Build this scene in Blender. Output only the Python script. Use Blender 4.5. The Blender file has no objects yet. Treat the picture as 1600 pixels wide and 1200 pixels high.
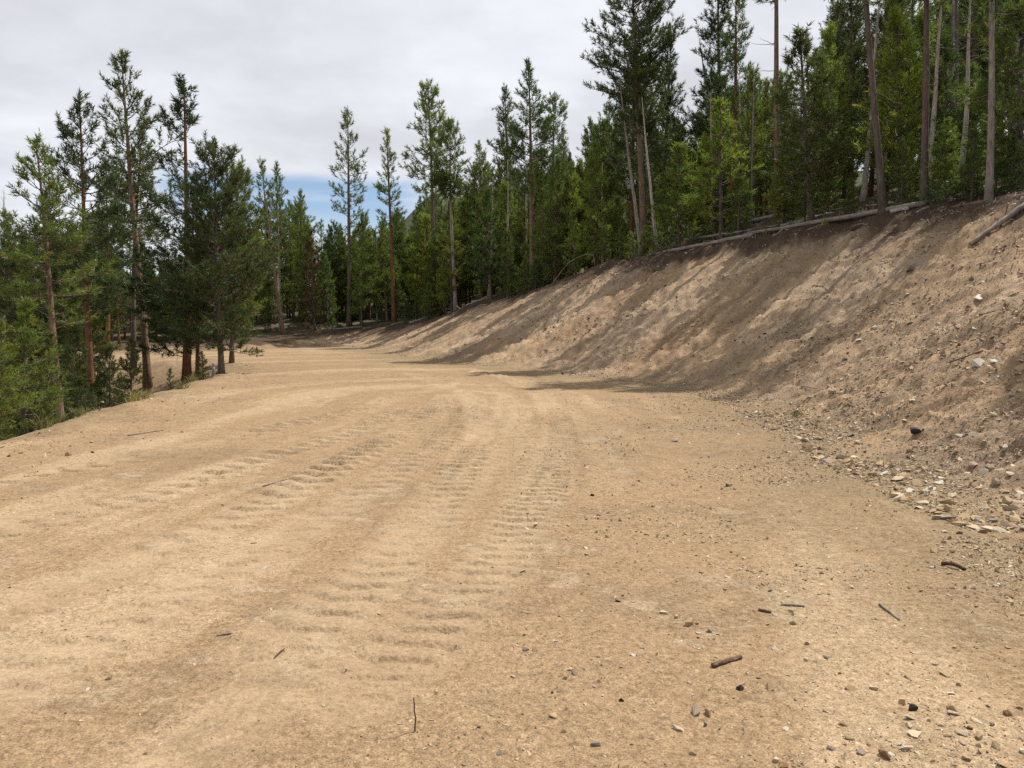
import bpy, bmesh, math, random
import numpy as np
from mathutils import Vector, Matrix

# ------------------------------------------------------------------ camera, sky, sun, exposure
scene = bpy.context.scene
COL = scene.collection
R = math.radians
CAM_Z, PITCH, FPX = 1.6, R(4.0), 1200.0          # focal length in pixels of a 1600 px wide picture
cam_data = bpy.data.cameras.new('camera')
cam_data.sensor_width = 36.0
cam_data.lens = 36.0 * FPX / 1600.0
cam_data.clip_start = 0.05
cam_data.clip_end = 6000.0
cam = bpy.data.objects.new('camera', cam_data)
COL.objects.link(cam)
cam.location = (0, 0, CAM_Z)
cam.rotation_euler = (R(90) - PITCH, 0, 0)
scene.camera = cam

SUN_DIR = Vector((0.427, 0.259, 0.866)).normalized()     # towards the sun
SUN_EL = math.asin(SUN_DIR.z)
SUN_ROT = math.atan2(SUN_DIR.x, SUN_DIR.y)
world = bpy.data.worlds.new('World')
scene.world = world
world.use_nodes = True


def build_world():
    nt = world.node_tree
    N, L = nt.nodes, nt.links
    N.clear()
    out = N.new('ShaderNodeOutputWorld')
    bg = N.new('ShaderNodeBackground')
    bg.inputs['Strength'].default_value = 0.1
    sky = N.new('ShaderNodeTexSky')
    sky.sky_type = 'NISHITA'
    sky.sun_disc = False
    sky.sun_elevation = SUN_EL
    sky.sun_rotation = SUN_ROT
    sky.altitude = 900
    sky.air_density = 1.0
    sky.dust_density = 0.7
    tc = N.new('ShaderNodeTexCoord')
    sep = N.new('ShaderNodeSeparateXYZ')
    L.new(tc.outputs['Generated'], sep.inputs[0])

    def math_(op, a, b=None, c=None, clamp=False):
        m = N.new('ShaderNodeMath')
        m.operation = op
        m.use_clamp = clamp
        for i, v in enumerate((a, b, c)):
            if v is None:
                continue
            if isinstance(v, (int, float)):
                m.inputs[i].default_value = v
            else:
                L.new(v, m.inputs[i])
        return m.outputs[0]

    def noise(vec, scale, detail, rough=0.5):
        n = N.new('ShaderNodeTexNoise')
        n.inputs['Scale'].default_value = scale
        n.inputs['Detail'].default_value = detail
        n.inputs['Roughness'].default_value = rough
        L.new(vec, n.inputs['Vector'])
        return n.outputs['Fac']

    def maprange(v, a, b, c, d, smooth=True):
        m = N.new('ShaderNodeMapRange')
        m.interpolation_type = 'SMOOTHSTEP' if smooth else 'LINEAR'
        m.inputs[1].default_value, m.inputs[2].default_value = a, b
        m.inputs[3].default_value, m.inputs[4].default_value = c, d
        L.new(v, m.inputs[0])
        return m.outputs[0]
    # the cloud deck, laid on a plane overhead
    den = math_('ADD', math_('MAXIMUM', sep.outputs['Z'], 0.0), 0.16)
    comb = N.new('ShaderNodeCombineXYZ')
    L.new(math_('DIVIDE', sep.outputs['X'], den), comb.inputs[0])
    L.new(math_('DIVIDE', sep.outputs['Y'], den), comb.inputs[1])
    deck = noise(comb.outputs[0], 0.9, 6.0, 0.55)
    fine = noise(comb.outputs[0], 3.0, 5.0, 0.55)
    # ragged lower edge of the deck a dozen degrees above the horizon, an open strip below it
    st = N.new('ShaderNodeVectorMath')
    st.operation = 'MULTIPLY'
    st.inputs[1].default_value = (1.0, 1.0, 7.0)
    L.new(tc.outputs['Generated'], st.inputs[0])
    wob = noise(st.outputs[0], 2.2, 4.0, 0.55)
    z2 = math_('ADD', sep.outputs['Z'], math_('MULTIPLY', math_('SUBTRACT', wob, 0.5), 0.07))
    upper = maprange(z2, 0.176, 0.196, 0.0, 1.0)
    lower = maprange(z2, 0.095, 0.150, 0.95, 0.0)
    streak = maprange(noise(st.outputs[0], 6.0, 5.0, 0.6), 0.48, 0.78, 0.0, 0.35)
    az = math_('ARCTAN2', sep.outputs['X'], sep.outputs['Y'])
    swell = math_('COSINE', math_('MULTIPLY', math_('ADD', az, math.radians(15.3)), 12.0))
    swell = math_('ADD', swell, math_('MULTIPLY', math_('SUBTRACT', wob, 0.5), 3.0))
    gate = maprange(swell, -0.45, 0.35, 0.95, 0.0)
    cover = math_('MAXIMUM', math_('MAXIMUM', upper, lower), math_('MAXIMUM', streak, gate), clamp=True)
    bright = maprange(deck, 0.30, 0.72, 5.5, 7.9)
    bright = math_('ADD', bright, maprange(fine, 0.3, 0.7, -0.28, 0.28))
    tint = N.new('ShaderNodeVectorMath')
    tint.operation = 'SCALE'
    tint.inputs[0].default_value = (0.965, 0.99, 1.055)
    L.new(bright, tint.inputs['Scale'])
    mix = N.new('ShaderNodeMix')
    mix.data_type = 'RGBA'
    L.new(cover, mix.inputs['Factor'])
    L.new(sky.outputs[0], mix.inputs['A'])
    L.new(tint.outputs[0], mix.inputs['B'])
    L.new(mix.outputs['Result'], bg.inputs['Color'])
    L.new(bg.outputs[0], out.inputs['Surface'])


build_world()
sun_data = bpy.data.lights.new('sun', 'SUN')
sun_data.energy = 5.0
sun_data.angle = R(0.6)
sun_data.color = (1.0, 0.95, 0.87)
sun = bpy.data.objects.new('sun', sun_data)
COL.objects.link(sun)
sun.rotation_euler = (-SUN_DIR).to_track_quat('-Z', 'Y').to_euler()
sun.location = (20, 20, 40)
vs = scene.view_settings
vs.view_transform = 'Standard'
vs.look = 'None'
vs.exposure = 0.35
vs.gamma = 1.0
vs.use_curve_mapping = False
scene.cycles.use_denoising = False
scene.cycles.max_bounces = 4
scene.cycles.diffuse_bounces = 3
scene.cycles.glossy_bounces = 1
scene.cycles.transmission_bounces = 3
scene.cycles.transparent_max_bounces = 4

# ------------------------------------------------------------------ small helpers
rng = np.random.default_rng(11)


def vnoise(x, y, seed=0):
    x = np.asarray(x, float); y = np.asarray(y, float)
    fx, fy = np.floor(x), np.floor(y)
    ix, iy = fx.astype(np.int64), fy.astype(np.int64)
    tx, ty = x - fx, y - fy
    tx = tx * tx * tx * (tx * (tx * 6 - 15) + 10)
    ty = ty * ty * ty * (ty * (ty * 6 - 15) + 10)

    def h(a, b):
        v = (a * 374761393 + b * 668265263 + seed * 974711 + 1013) & 0xffffffff
        v = ((v ^ (v >> 13)) * 1274126177) & 0xffffffff
        v = ((v ^ (v >> 16)) * 2246822519) & 0xffffffff
        v = v ^ (v >> 15)
        return (v & 0xffff) / 32767.5 - 1.0
    a, b, c, d = h(ix, iy), h(ix + 1, iy), h(ix, iy + 1), h(ix + 1, iy + 1)
    return (a + (b - a) * tx) + ((c + (d - c) * tx) - (a + (b - a) * tx)) * ty


def fbm(x, y, octv, seed=0, gain=0.5):
    s, a, f = 0.0, 1.0, 1.0
    for k in range(octv):
        s = s + a * vnoise(x * f + 17.3 * k, y * f - 9.1 * k, seed + k)
        a *= gain; f *= 2.03
    return s


def sstep(a, b, v):
    t = np.clip((np.asarray(v, float) - a) / (b - a), 0, 1)
    return t * t * (3 - 2 * t)


def catmull(P, n):
    P = np.array(P, float)
    E = np.vstack([2 * P[0] - P[1], P, 2 * P[-1] - P[-2]])
    out = []
    for i in range(1, len(E) - 2):
        for k in range(n):
            t = k / n
            a, b, c, d = E[i - 1], E[i], E[i + 1], E[i + 2]
            out.append(0.5 * ((2 * b) + (c - a) * t + (2 * a - 5 * b + 4 * c - d) * t * t + (3 * b - a - 3 * c + d) * t ** 3))
    out.append(E[-2])
    return np.array(out)


# ------------------------------------------------------------------ the lie of the land
# toe of the cut bank: x, y, bank height there
TOE = catmull([(5.6, -60, 5.2, .68), (5.0, -15, 5.2, .68), (4.6, 0, 5.2, .68), (4.5, 7, 5.2, .68), (5.1, 14, 5.2, .67), (5.2, 18, 5.2, .67), (4.5, 21, 5.2, .66),
               (2.6, 24.6, 5.0, .65), (-0.6, 29.5, 4.7, .60), (-4.3, 36, 4.1, .54), (-7.6, 45, 2.9, .50), (-11, 51.5, 1.4, .45), (-15, 50.5, 0.5, .45), (-19.6, 43.8, 0.35, .5),
               (-26, 40, 0.35, .5), (-45, 37, 0.3, .5), (-160, 30, 0.3, .5), (-900, 20, 0.3, .5)], 4)
TOE_ARC = np.concatenate([[0], np.cumsum(np.hypot(np.diff(TOE[:, 0]), np.diff(TOE[:, 1])))])
# lip of the fill on the downhill side
LIP = catmull([(-8.5, -60), (-7.6, -8), (-7.5, 5), (-7.8, 11.7), (-8.1, 15), (-8.9, 21), (-10.2, 27), (-12.5, 31.5), (-16.5, 33.2),
               (-24, 32), (-45, 29), (-160, 22), (-900, 12)], 4)
BANK_W = 1.5


def near_line(P, x, y, val=None):
    x = np.asarray(x, float); y = np.asarray(y, float)
    if x.size < 6000:
        A, B = P[:-1, :2], P[1:, :2]
        D = B - A
        L2 = (D ** 2).sum(1)
        rx, ry = x.reshape(-1, 1) - A[None, :, 0], y.reshape(-1, 1) - A[None, :, 1]
        t = np.clip((rx * D[:, 0] + ry * D[:, 1]) / L2, 0, 1)
        d2 = (rx - t * D[:, 0]) ** 2 + (ry - t * D[:, 1]) ** 2
        k = d2.argmin(1); r = np.arange(len(k))
        Ln = np.sqrt(L2); S0 = np.concatenate([[0], np.cumsum(Ln)[:-1]])
        tk = t[r, k]
        sg = np.sign(D[k, 0] * ry[r, k] - D[k, 1] * rx[r, k])
        v = 0 * tk if val is None else val[k] + tk * (val[k + 1] - val[k])
        sh = x.shape
        return (np.sqrt(d2[r, k]) * sg).reshape(sh), (S0[k] + tk * Ln[k]).reshape(sh), v.reshape(sh)
    best = np.full(x.shape, 1e18); sg = np.zeros(x.shape); arc = np.zeros(x.shape); vv = np.zeros(x.shape)
    s0 = 0.0
    for i in range(len(P) - 1):
        ax, ay = P[i][0], P[i][1]
        dx, dy = P[i + 1][0] - ax, P[i + 1][1] - ay
        L2 = dx * dx + dy * dy; Ln = math.sqrt(L2)
        rx, ry = x - ax, y - ay
        t = np.clip((rx * dx + ry * dy) / L2, 0, 1)
        d2 = (rx - t * dx) ** 2 + (ry - t * dy) ** 2
        m = d2 < best
        best = np.where(m, d2, best)
        sg = np.where(m, np.sign(dx * ry - dy * rx), sg)
        arc = np.where(m, s0 + t * Ln, arc)
        if val is not None:
            vv = np.where(m, val[i] + t * (val[i + 1] - val[i]), vv)
        s0 += Ln
    return np.sqrt(best) * sg, arc, vv


def pix_flat(px, py):
    """ground-plane point for the drive marks: a place on the road surface in metres"""
    cp, sp = math.cos(PITCH), math.sin(PITCH)
    a, b = (px - 800) / FPX, (600 - py) / FPX
    dy, dz = cp + b * sp, -sp + b * cp
    # road: z = 0.012*max(0,y-10)
    t = -CAM_Z / dz
    if t * dy > 10:
        t = (CAM_Z + 0.12) / (0.012 * dy - dz)
    return (a * t, dy * t)


TRACKS = []
for pts, w, amp in [
    ([(560, 1090), (700, 960), (790, 860), (845, 770), (872, 700), (868, 645), (820, 603), (730, 578)], 0.50, 1.0),
    ([(430, 1010), (600, 880), (690, 775), (742, 700), (752, 650), (715, 610), (640, 585)], 0.50, 0.85),
    ([(-60, 985), (180, 890), (400, 795), (560, 715), (665, 655), (700, 620)], 0.5, 0.95),
    ([(-80, 850), (180, 790), (400, 722), (530, 685), (640, 640)], 0.5, 1.0),
    ([(300, 1190), (520, 980), (640, 850), (730, 770), (800, 690), (812, 640), (770, 600)], 0.42, 0.65),
    ([(960, 760), (940, 700), (905, 650), (860, 615)], 0.4, 0.6),
    ([(-80, 1130), (160, 990), (420, 860), (580, 765), (690, 690), (740, 630), (720, 596)], 0.5, 0.75),
    ([(780, 900), (812, 800), (832, 730), (835, 680), (822, 640)], 0.45, 0.7),
    ([(-60, 760), (200, 720), (420, 672), (560, 640), (700, 602)], 0.5, 0.6),
    ([(980, 720), (968, 680), (930, 640), (860, 606), (760, 585)], 0.4, 0.55)]:
    TRACKS.append((catmull([pix_flat(*p) for p in pts], 4), w, amp))


def land(x, y, fine=True):
    x = np.asarray(x, float); y = np.asarray(y, float)
    do, so, Hb = near_line(TOE, x, y, TOE[:, 2]); do = -do
    Sb = np.interp(so, TOE_ARC, TOE[:, 3])
    di, si, _ = near_line(LIP, x, y)
    di = di + 0.28 * vnoise(si * 0.55, si * 0, 15) + 0.14 * vnoise(si * 1.7, si * 0, 16)
    road = 0.012 * np.maximum(0, np.minimum(y, 60) - 10)
    # the cut bank
    d = np.maximum(do, -0.9) + 0.9 * 0
    rise = Sb * (np.sqrt(np.maximum(d + 0.6, 0) ** 2 + BANK_W ** 2) - BANK_W)
    wob = 0.25 * vnoise(so * 0.35, so * 0 + 3.1, 5) + 0.16 * vnoise(so * 1.1, so * 0, 6) + 0.10 * vnoise(so * 2.7, do * 0.5, 7)
    cap = Hb * (1 + 0.06 * vnoise(so * 0.2, so * 0 + 8, 9)) + wob * np.minimum(1, Hb / 3)
    k = 0.30
    hh = np.clip(0.5 + 0.5 * (cap - rise) / k, 0, 1)
    bank = cap * (1 - hh) + rise * hh - k * hh * (1 - hh)
    bw = Hb / Sb + BANK_W - 0.6
    over = np.maximum(0, do - bw)
    natslope = 0.07 + 0.21 * sstep(-25, 8, x + 0.12 * np.minimum(y, 300))
    nat = 120 * (1 - np.exp(-natslope * over / 120)) + 0.25 * fbm(x * 0.18, y * 0.18, 3, 21) * sstep(0, 4, over)
    up = np.where(do > -0.65, bank + nat, 0)
    # the fill side
    f = np.maximum(di + 0.5, 0)
    drop = 0.62 * (np.sqrt(f ** 2 + 1.0) - 1.0)
    lim = 2.6
    h2 = np.clip(0.5 + 0.5 * (lim - drop) / 0.8, 0, 1)
    drop = lim * (1 - h2) + drop * h2 - 0.8 * h2 * (1 - h2)
    down = drop + 14 * (1 - np.exp(-np.maximum(0, f - 5) * 0.05 / 14))
    down = np.where(di > -0.5, down, 0)
    # distant country beyond the valley
    rr = np.sqrt(x * x + y * y)
    far = sstep(220, 900, rr) * (46 + 26 * fbm(np.arctan2(x, y) * 5, rr * 0.002, 3, 31)) * sstep(0, 40, di)
    z = road + up - down + far
    mask_road = sstep(0.6, -0.8, do) * sstep(0.3, -0.9, di)
    mask_bank = sstep(-0.3, 0.8, do) * sstep(0.6, -0.2, do - bw)
    if fine:
        z = z + 0.022 * fbm(x * 0.45, y * 0.45, 3, 41) * (mask_road + mask_bank)
        near = sstep(60, 30, rr)
        z = z + near * mask_bank * (0.07 * fbm(so * 0.9, do * 0.28, 3, 51) + 0.022 * fbm(so * 4.5 + 0.4 * vnoise(x, y, 66), do * 0.22, 2, 65) + 0.075 * fbm(x * 2.4, y * 2.4, 3, 61, 0.6) - 0.09 * np.maximum(0, 0.35 - np.abs(fbm(so * 1.3 + 0.5 * vnoise(x, y, 64), do * 0.10, 2, 63))) / 0.35
                                    + 0.042 * fbm(x * 6.5, y * 6.5, 3, 62, 0.65))
        z = z + near * (1 - mask_road) * (1 - mask_bank) * 0.06 * fbm(x * 1.3, y * 1.3, 3, 71)
        z = z + near * 0.10 * np.exp(-((di + 0.9) / 0.45) ** 2) * np.clip(0.5 + fbm(si * 0.9, di * 0.8, 3, 79), 0, 1.4) * sstep(-0.5, -1.5, do)
        # crumbs and clods on the running surface, rougher towards the bank and the lip
        rough = 0.35 + 0.65 * np.maximum(sstep(-2.6, -0.2, do), sstep(-2.0, -0.2, di)) + 0.3 * np.clip(vnoise(x * .5, y * .5, 77), 0, 1)
        z = z + near * mask_road * rough * (0.016 * fbm(x * 3.5, y * 3.5, 3, 81, 0.6) + 0.010 * np.maximum(0, fbm(x * 13, y * 13, 2, 82)))
        # churned cleat marks of a tracked machine
        tm = np.zeros(x.shape)
        for j, (P, w, amp) in enumerate(TRACKS):
            x0, x1 = P[:, 0].min() - 1, P[:, 0].max() + 1; y0, y1 = P[:, 1].min() - 1, P[:, 1].max() + 1
            m = (x > x0) & (x < x1) & (y > y0) & (y < y1)
            if not m.any():
                continue
            xs, ys = x[m], y[m]
            l, s, _ = near_line(P, xs, ys)
            inside = sstep(w * 0.5 + 0.04, w * 0.5 - 0.04, np.abs(l) + 0.025 * vnoise(xs * 6, ys * 6, 98))
            fade = np.clip(0.85 + 0.55 * fbm(s * 0.35, l * 0.6 + j * 7, 2, 90 + j), 0.2, 1.1)
            ph = s / [0.20, 0.24, 0.31, 0.33, 0.22, 0.24, 0.28, 0.21, 0.34, 0.24][j] + 0.17 * np.sin(2 * np.pi * l / (w * 0.8) + j) + 0.12 * vnoise(xs * 1.4, ys * 1.4, 95)
            fr = ph - np.floor(ph)
            ridge = np.where(fr < 0.09, fr / 0.09, 1 - 0.25 * (fr - 0.09) / 0.5)
            ridge = np.where(fr > 0.59, 0.75 - 0.75 * ((fr - 0.59) / 0.41) ** 1.5, ridge)
            ridge *= 0.92 + 0.16 * vnoise(np.floor(ph) * 3.7, l * 3, 97)
            rim_ = np.exp(-((np.abs(l) - w * 0.5 - 0.04) / 0.05) ** 2)
            z[m] += amp * (0.2 + 0.32 * sstep(2.7, 4.0, ys) + 0.45 * sstep(5, 8.5, ys) + 0.4 * sstep(8, 12, ys)) * ([0.068, 0.07, 0.092, 0.095, 0.058, 0.058, 0.085, 0.068, 0.09, 0.058][j] * ridge * inside * fade - 0.028 * inside + 0.018 * rim_ * fade + 0.010 * inside * np.maximum(0, fbm(xs * 11, ys * 11, 2, 99))) * (0.5 + 0.5 * (1 - tm[m]))
            tm[m] = np.maximum(tm[m], inside)
    return z, dict(do=do, so=so, di=di, bw=bw, Hb=Hb, road=mask_road, bank=mask_bank, rr=rr, tracks=tm if fine else None)


def gz(x, y):
    return float(land(np.array([x]), np.array([y]))[0][0])


def gz0(x, y):
    return float(land(np.array([x]), np.array([y]), False)[0][0])


CP, SP = math.cos(PITCH), math.sin(PITCH)


def ray(px, py):
    a, b = (px - 800) / FPX, (600 - py) / FPX
    return np.array([a, CP + b * SP, -SP + b * CP])


def ground_at(px, py, far=90):
    """where the line of sight through a picture point meets the land"""
    d = ray(px, py)
    t = np.concatenate([np.arange(1.5, 12, 0.03), np.arange(12, far, 0.08)])
    P = d[None, :] * t[:, None]
    z, _ = land(P[:, 0], P[:, 1])
    h = P[:, 2] + CAM_Z - z
    i = np.argmax(h < 0) if (h < 0).any() else len(t) - 1
    return (P[i, 0], P[i, 1], float(z[i]))


_T = np.concatenate([np.arange(8, 60, 0.2), np.arange(60, 160, 0.6)])


def rim_at(px, off):
    """a spot on the land off metres behind the top edge of the bank, on the bearing of a picture column"""
    a = (px - 800) / FPX
    X, Y = a * _T, _T
    z, i = land(X, Y, False)
    v = i['do'] - i['bw'] - off
    k = np.argmax(v > 0) if (v > 0).any() else len(_T) - 1
    x, y = X[k], Y[k]
    for _ in range(3):
        zz = gz0(x, y)
        dep = y * CP - (zz - CAM_Z) * SP
        x = a * dep
    return (x, y, gz(x, y))


def spot(px, Y):
    a = (px - 800) / FPX
    x = a * Y
    for _ in range(3):
        x = a * (Y * CP - (gz0(x, Y) - CAM_Z) * SP)
    return (x, Y, gz(x, Y))


def top_z(Y, py):
    k = (600 - py) / FPX
    return CAM_Z + Y * (k * CP - SP) / (CP + k * SP)


def project(x, y, z):
    d = y * CP - (z - CAM_Z) * SP
    return 800 + FPX * x / d, 600 - FPX * (y * SP + (z - CAM_Z) * CP) / d, d


# ------------------------------------------------------------------ mesh helpers
def np_mesh(name, V, F, mat=None, col=None, smooth=False):
    V = np.asarray(V, np.float32); F = np.asarray(F, np.int32)
    me = bpy.data.meshes.new(name)
    n, k = F.shape
    me.vertices.add(len(V)); me.vertices.foreach_set('co', V.ravel())
    me.loops.add(n * k); me.loops.foreach_set('vertex_index', F.ravel())
    me.polygons.add(n)
    me.polygons.foreach_set('loop_start', np.arange(0, n * k, k, dtype=np.int32))
    me.polygons.foreach_set('use_smooth', np.full(n, smooth, dtype=bool))
    if col is not None:
        at = me.color_attributes.new('Col', 'FLOAT_COLOR', 'POINT')
        c = np.ones((len(V), 4), np.float32); c[:, :np.shape(col)[1]] = col
        at.data.foreach_set('color', c.ravel())
    me.update(calc_edges=True)
    if mat:
        me.materials.append(mat)
    return me


def link(name, me, parent=None, **props):
    o = bpy.data.objects.new(name, me)
    COL.objects.link(o)
    if parent is not None:
        o.parent = parent
    for k_, v in props.items():
        if v is not None:
            o[k_] = v
    return o


def tubes(items, sides=5, caps=True):
    """items: list of (points (n,3), radii (n,)); returns verts, triangles"""
    Vs, Fs, base = [], [], 0
    ang = np.arange(sides) * 2 * np.pi / sides
    ca, sa = np.cos(ang), np.sin(ang)
    for P, r in items:
        P = np.asarray(P, float); r = np.asarray(r, float)
        n = len(P)
        T = np.gradient(P, axis=0)
        T /= np.linalg.norm(T, axis=1)[:, None] + 1e-9
        ref = np.array([0, 0, 1.0]) if abs(T[:, 2]).mean() < 0.8 else np.array([1.0, 0, 0])
        A = np.cross(T, ref); A /= np.linalg.norm(A, axis=1)[:, None] + 1e-9
        B = np.cross(T, A)
        V = P[:, None, :] + r[:, None, None] * (A[:, None, :] * ca[None, :, None] + B[:, None, :] * sa[None, :, None])
        Vs.append(V.reshape(-1, 3))
        i = np.arange(n - 1)[:, None] * sides; j = np.arange(sides)[None, :]; j2 = (j + 1) % sides
        a, b, c, d = base + i + j, base + i + j2, base + i + sides + j2, base + i + sides + j
        Fs.append(np.stack([a, b, c], -1).reshape(-1, 3)); Fs.append(np.stack([a, c, d], -1).reshape(-1, 3))
        if not caps:
            base += n * sides
            continue
        cap0 = np.array([[base, base + k + 1, base + k] for k in range(1, sides - 1)])
        e = base + (n - 1) * sides
        cap1 = np.array([[e, e + k, e + k + 1] for k in range(1, sides - 1)])
        Fs.append(cap0); Fs.append(cap1)
        base += n * sides
    return np.vstack(Vs), np.vstack(Fs)


# ------------------------------------------------------------------ materials
def new_mat(name):
    m = bpy.data.materials.new(name)
    m.use_nodes = True
    nt = m.node_tree
    nt.nodes.clear()
    out = nt.nodes.new('ShaderNodeOutputMaterial')
    b = nt.nodes.new('ShaderNodeBsdfPrincipled')
    nt.links.new(b.outputs[0], out.inputs[0])
    b.inputs['Specular IOR Level'].default_value = 0.2
    b.inputs['Roughness'].default_value = 0.9
    return m, nt, b, out


def nnode(nt, kind, **kw):
    n = nt.nodes.new(kind)
    for k_, v in kw.items():
        if hasattr(n, k_):
            setattr(n, k_, v)
        else:
            n.inputs[k_].default_value = v
    return n


def ramp(nt, src, stops):
    r = nt.nodes.new('ShaderNodeValToRGB')
    el = r.color_ramp.elements
    while len(el) < len(stops):
        el.new(0.5)
    for e, (p, c) in zip(el, stops):
        e.position = p
        e.color = (*c, 1) if len(c) == 3 else c
    nt.links.new(src, r.inputs[0])
    return r.outputs[0]


def mul(nt, a, b, fac=1.0, mode='MULTIPLY'):
    m = nt.nodes.new('ShaderNodeMix')
    m.data_type = 'RGBA'
    m.blend_type = mode
    if isinstance(fac, (int, float)):
        m.inputs['Factor'].default_value = fac
    if not isinstance(fac, (int, float)):
        nt.links.new(fac, m.inputs['Factor'])
    for s, v in (('A', a), ('B', b)):
        if isinstance(v, tuple):
            m.inputs[s].default_value = (*v, 1)
        else:
            nt.links.new(v, m.inputs[s])
    return m.outputs['Result']


def soil_material():
    m, nt, b, out = new_mat('soil')
    L = nt.links
    tc = nt.nodes.new('ShaderNodeTexCoord')
    at = nnode(nt, 'ShaderNodeVertexColor', layer_name='Col')
    n1 = nnode(nt, 'ShaderNodeTexNoise', Scale=6.0, Detail=8.0, Roughness=0.7)
    n2 = nnode(nt, 'ShaderNodeTexNoise', Scale=26.0, Detail=6.0, Roughness=0.75)
    n3 = nnode(nt, 'ShaderNodeTexNoise', Scale=120.0, Detail=4.0, Roughness=0.75)
    v1 = nnode(nt, 'ShaderNodeTexVoronoi', Scale=38.0)
    v2 = nnode(nt, 'ShaderNodeTexVoronoi', Scale=95.0)
    for n in (n1, n2, n3, v1, v2):
        L.new(tc.outputs['Object'], n.inputs['Vector'])
    c = mul(nt, at.outputs[0], ramp(nt, n1.outputs['Fac'], [(0.3, (0.84, 0.83, 0.82)), (0.5, (1.0, 1.0, 1.0)), (0.72, (1.14, 1.14, 1.15))]))
    c = mul(nt, c, ramp(nt, n2.outputs['Fac'], [(0.34, (0.62, 0.60, 0.58)), (0.5, (1.0, 1.0, 1.0)), (0.68, (1.27, 1.28, 1.3))]), at.outputs['Alpha'])
    c = mul(nt, c, ramp(nt, n3.outputs['Fac'], [(0.34, (0.50, 0.48, 0.46)), (0.5, (1, 1, 1)), (0.66, (1.42, 1.43, 1.45))]), at.outputs['Alpha'])
    # scattered grains of another stone
    for v_ in (v1, v2):
        g = ramp(nt, v_.outputs['Color'], [(0.0, (0.62, 0.60, 0.59)), (0.14, (1, 1, 1)), (0.84, (1, 1, 1)), (1.0, (1.32, 1.33, 1.36))])
        c = mul(nt, c, g, at.outputs['Alpha'])
    L.new(c, b.inputs['Base Color'])
    b1 = nnode(nt, 'ShaderNodeBump', Strength=0.5, Distance=0.02)
    b2 = nnode(nt, 'ShaderNodeBump', Strength=0.6, Distance=0.010)
    b3 = nnode(nt, 'ShaderNodeBump', Strength=0.7, Distance=0.008)
    b3.invert = True
    L.new(n1.outputs['Fac'], b1.inputs['Height'])
    L.new(n2.outputs['Fac'], b2.inputs['Height'])
    L.new(v1.outputs['Distance'], b3.inputs['Height'])
    L.new(b1.outputs[0], b2.inputs['Normal'])
    L.new(b2.outputs[0], b3.inputs['Normal'])
    L.new(b3.outputs[0], b.inputs['Normal'])
    b.inputs['Specular IOR Level'].default_value = 0.1
    b.inputs['Roughness'].default_value = 1.0
    return m


def stone_material(name, c0=None, from_attr=False):
    m, nt, b, out = new_mat(name)
    L = nt.links
    tc = nt.nodes.new('ShaderNodeTexCoord')
    n1 = nnode(nt, 'ShaderNodeTexNoise', Scale=9.0, Detail=6.0, Roughness=0.65)
    n2 = nnode(nt, 'ShaderNodeTexNoise', Scale=60.0, Detail=4.0, Roughness=0.7)
    for n in (n1, n2):
        L.new(tc.outputs['Object'], n.inputs['Vector'])
    if from_attr:
        src = nnode(nt, 'ShaderNodeVertexColor', layer_name='Col').outputs[0]
    else:
        oi = nt.nodes.new('ShaderNodeObjectInfo')
        src = mul(nt, ramp(nt, oi.outputs['Random'], [(0, (0.8, 0.8, 0.8)), (1, (1.15, 1.13, 1.1))]), c0)
    c = mul(nt, src, ramp(nt, n1.outputs['Fac'], [(0.25, (0.7, 0.69, 0.68)), (0.55, (1, 1, 1)), (0.8, (1.15, 1.15, 1.15))]))
    c = mul(nt, c, ramp(nt, n2.outputs['Fac'], [(0.3, (0.75, 0.74, 0.73)), (0.6, (1.1, 1.1, 1.1))]))
    L.new(c, b.inputs['Base Color'])
    bp = nnode(nt, 'ShaderNodeBump', Strength=0.6, Distance=0.01)
    L.new(n1.outputs['Fac'], bp.inputs['Height'])
    L.new(bp.outputs[0], b.inputs['Normal'])
    return m


def bark_material(name, dark, light, scale=1.0):
    m, nt, b, out = new_mat(name)
    L = nt.links
    tc = nt.nodes.new('ShaderNodeTexCoord')
    mp = nt.nodes.new('ShaderNodeMapping')
    mp.inputs['Scale'].default_value = (14 * scale, 14 * scale, 3.2 * scale)
    L.new(tc.outputs['Object'], mp.inputs[0])
    n1 = nnode(nt, 'ShaderNodeTexNoise', Scale=1.6, Detail=6.0, Roughness=0.7)
    v1 = nnode(nt, 'ShaderNodeTexVoronoi', Scale=1.5)
    L.new(mp.outputs[0], n1.inputs['Vector']); L.new(mp.outputs[0], v1.inputs['Vector'])
    n0 = nnode(nt, 'ShaderNodeTexNoise', Scale=1.1, Detail=3.0)
    L.new(tc.outputs['Object'], n0.inputs['Vector'])
    c = ramp(nt, n1.outputs['Fac'], [(0.3, dark), (0.7, light)])
    c = mul(nt, c, ramp(nt, n0.outputs['Fac'], [(0.3, (0.72, 0.72, 0.74)), (0.7, (1.2, 1.15, 1.1))]))
    c = mul(nt, c, ramp(nt, v1.outputs['Distance'], [(0.05, (1.1, 1.1, 1.1)), (0.7, (0.7, 0.68, 0.66))]))
    L.new(c, b.inputs['Base Color'])
    bp = nnode(nt, 'ShaderNodeBump', Strength=0.8, Distance=0.02)
    L.new(n1.outputs['Fac'], bp.inputs['Height'])
    L.new(bp.outputs[0], b.inputs['Normal'])
    return m


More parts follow.
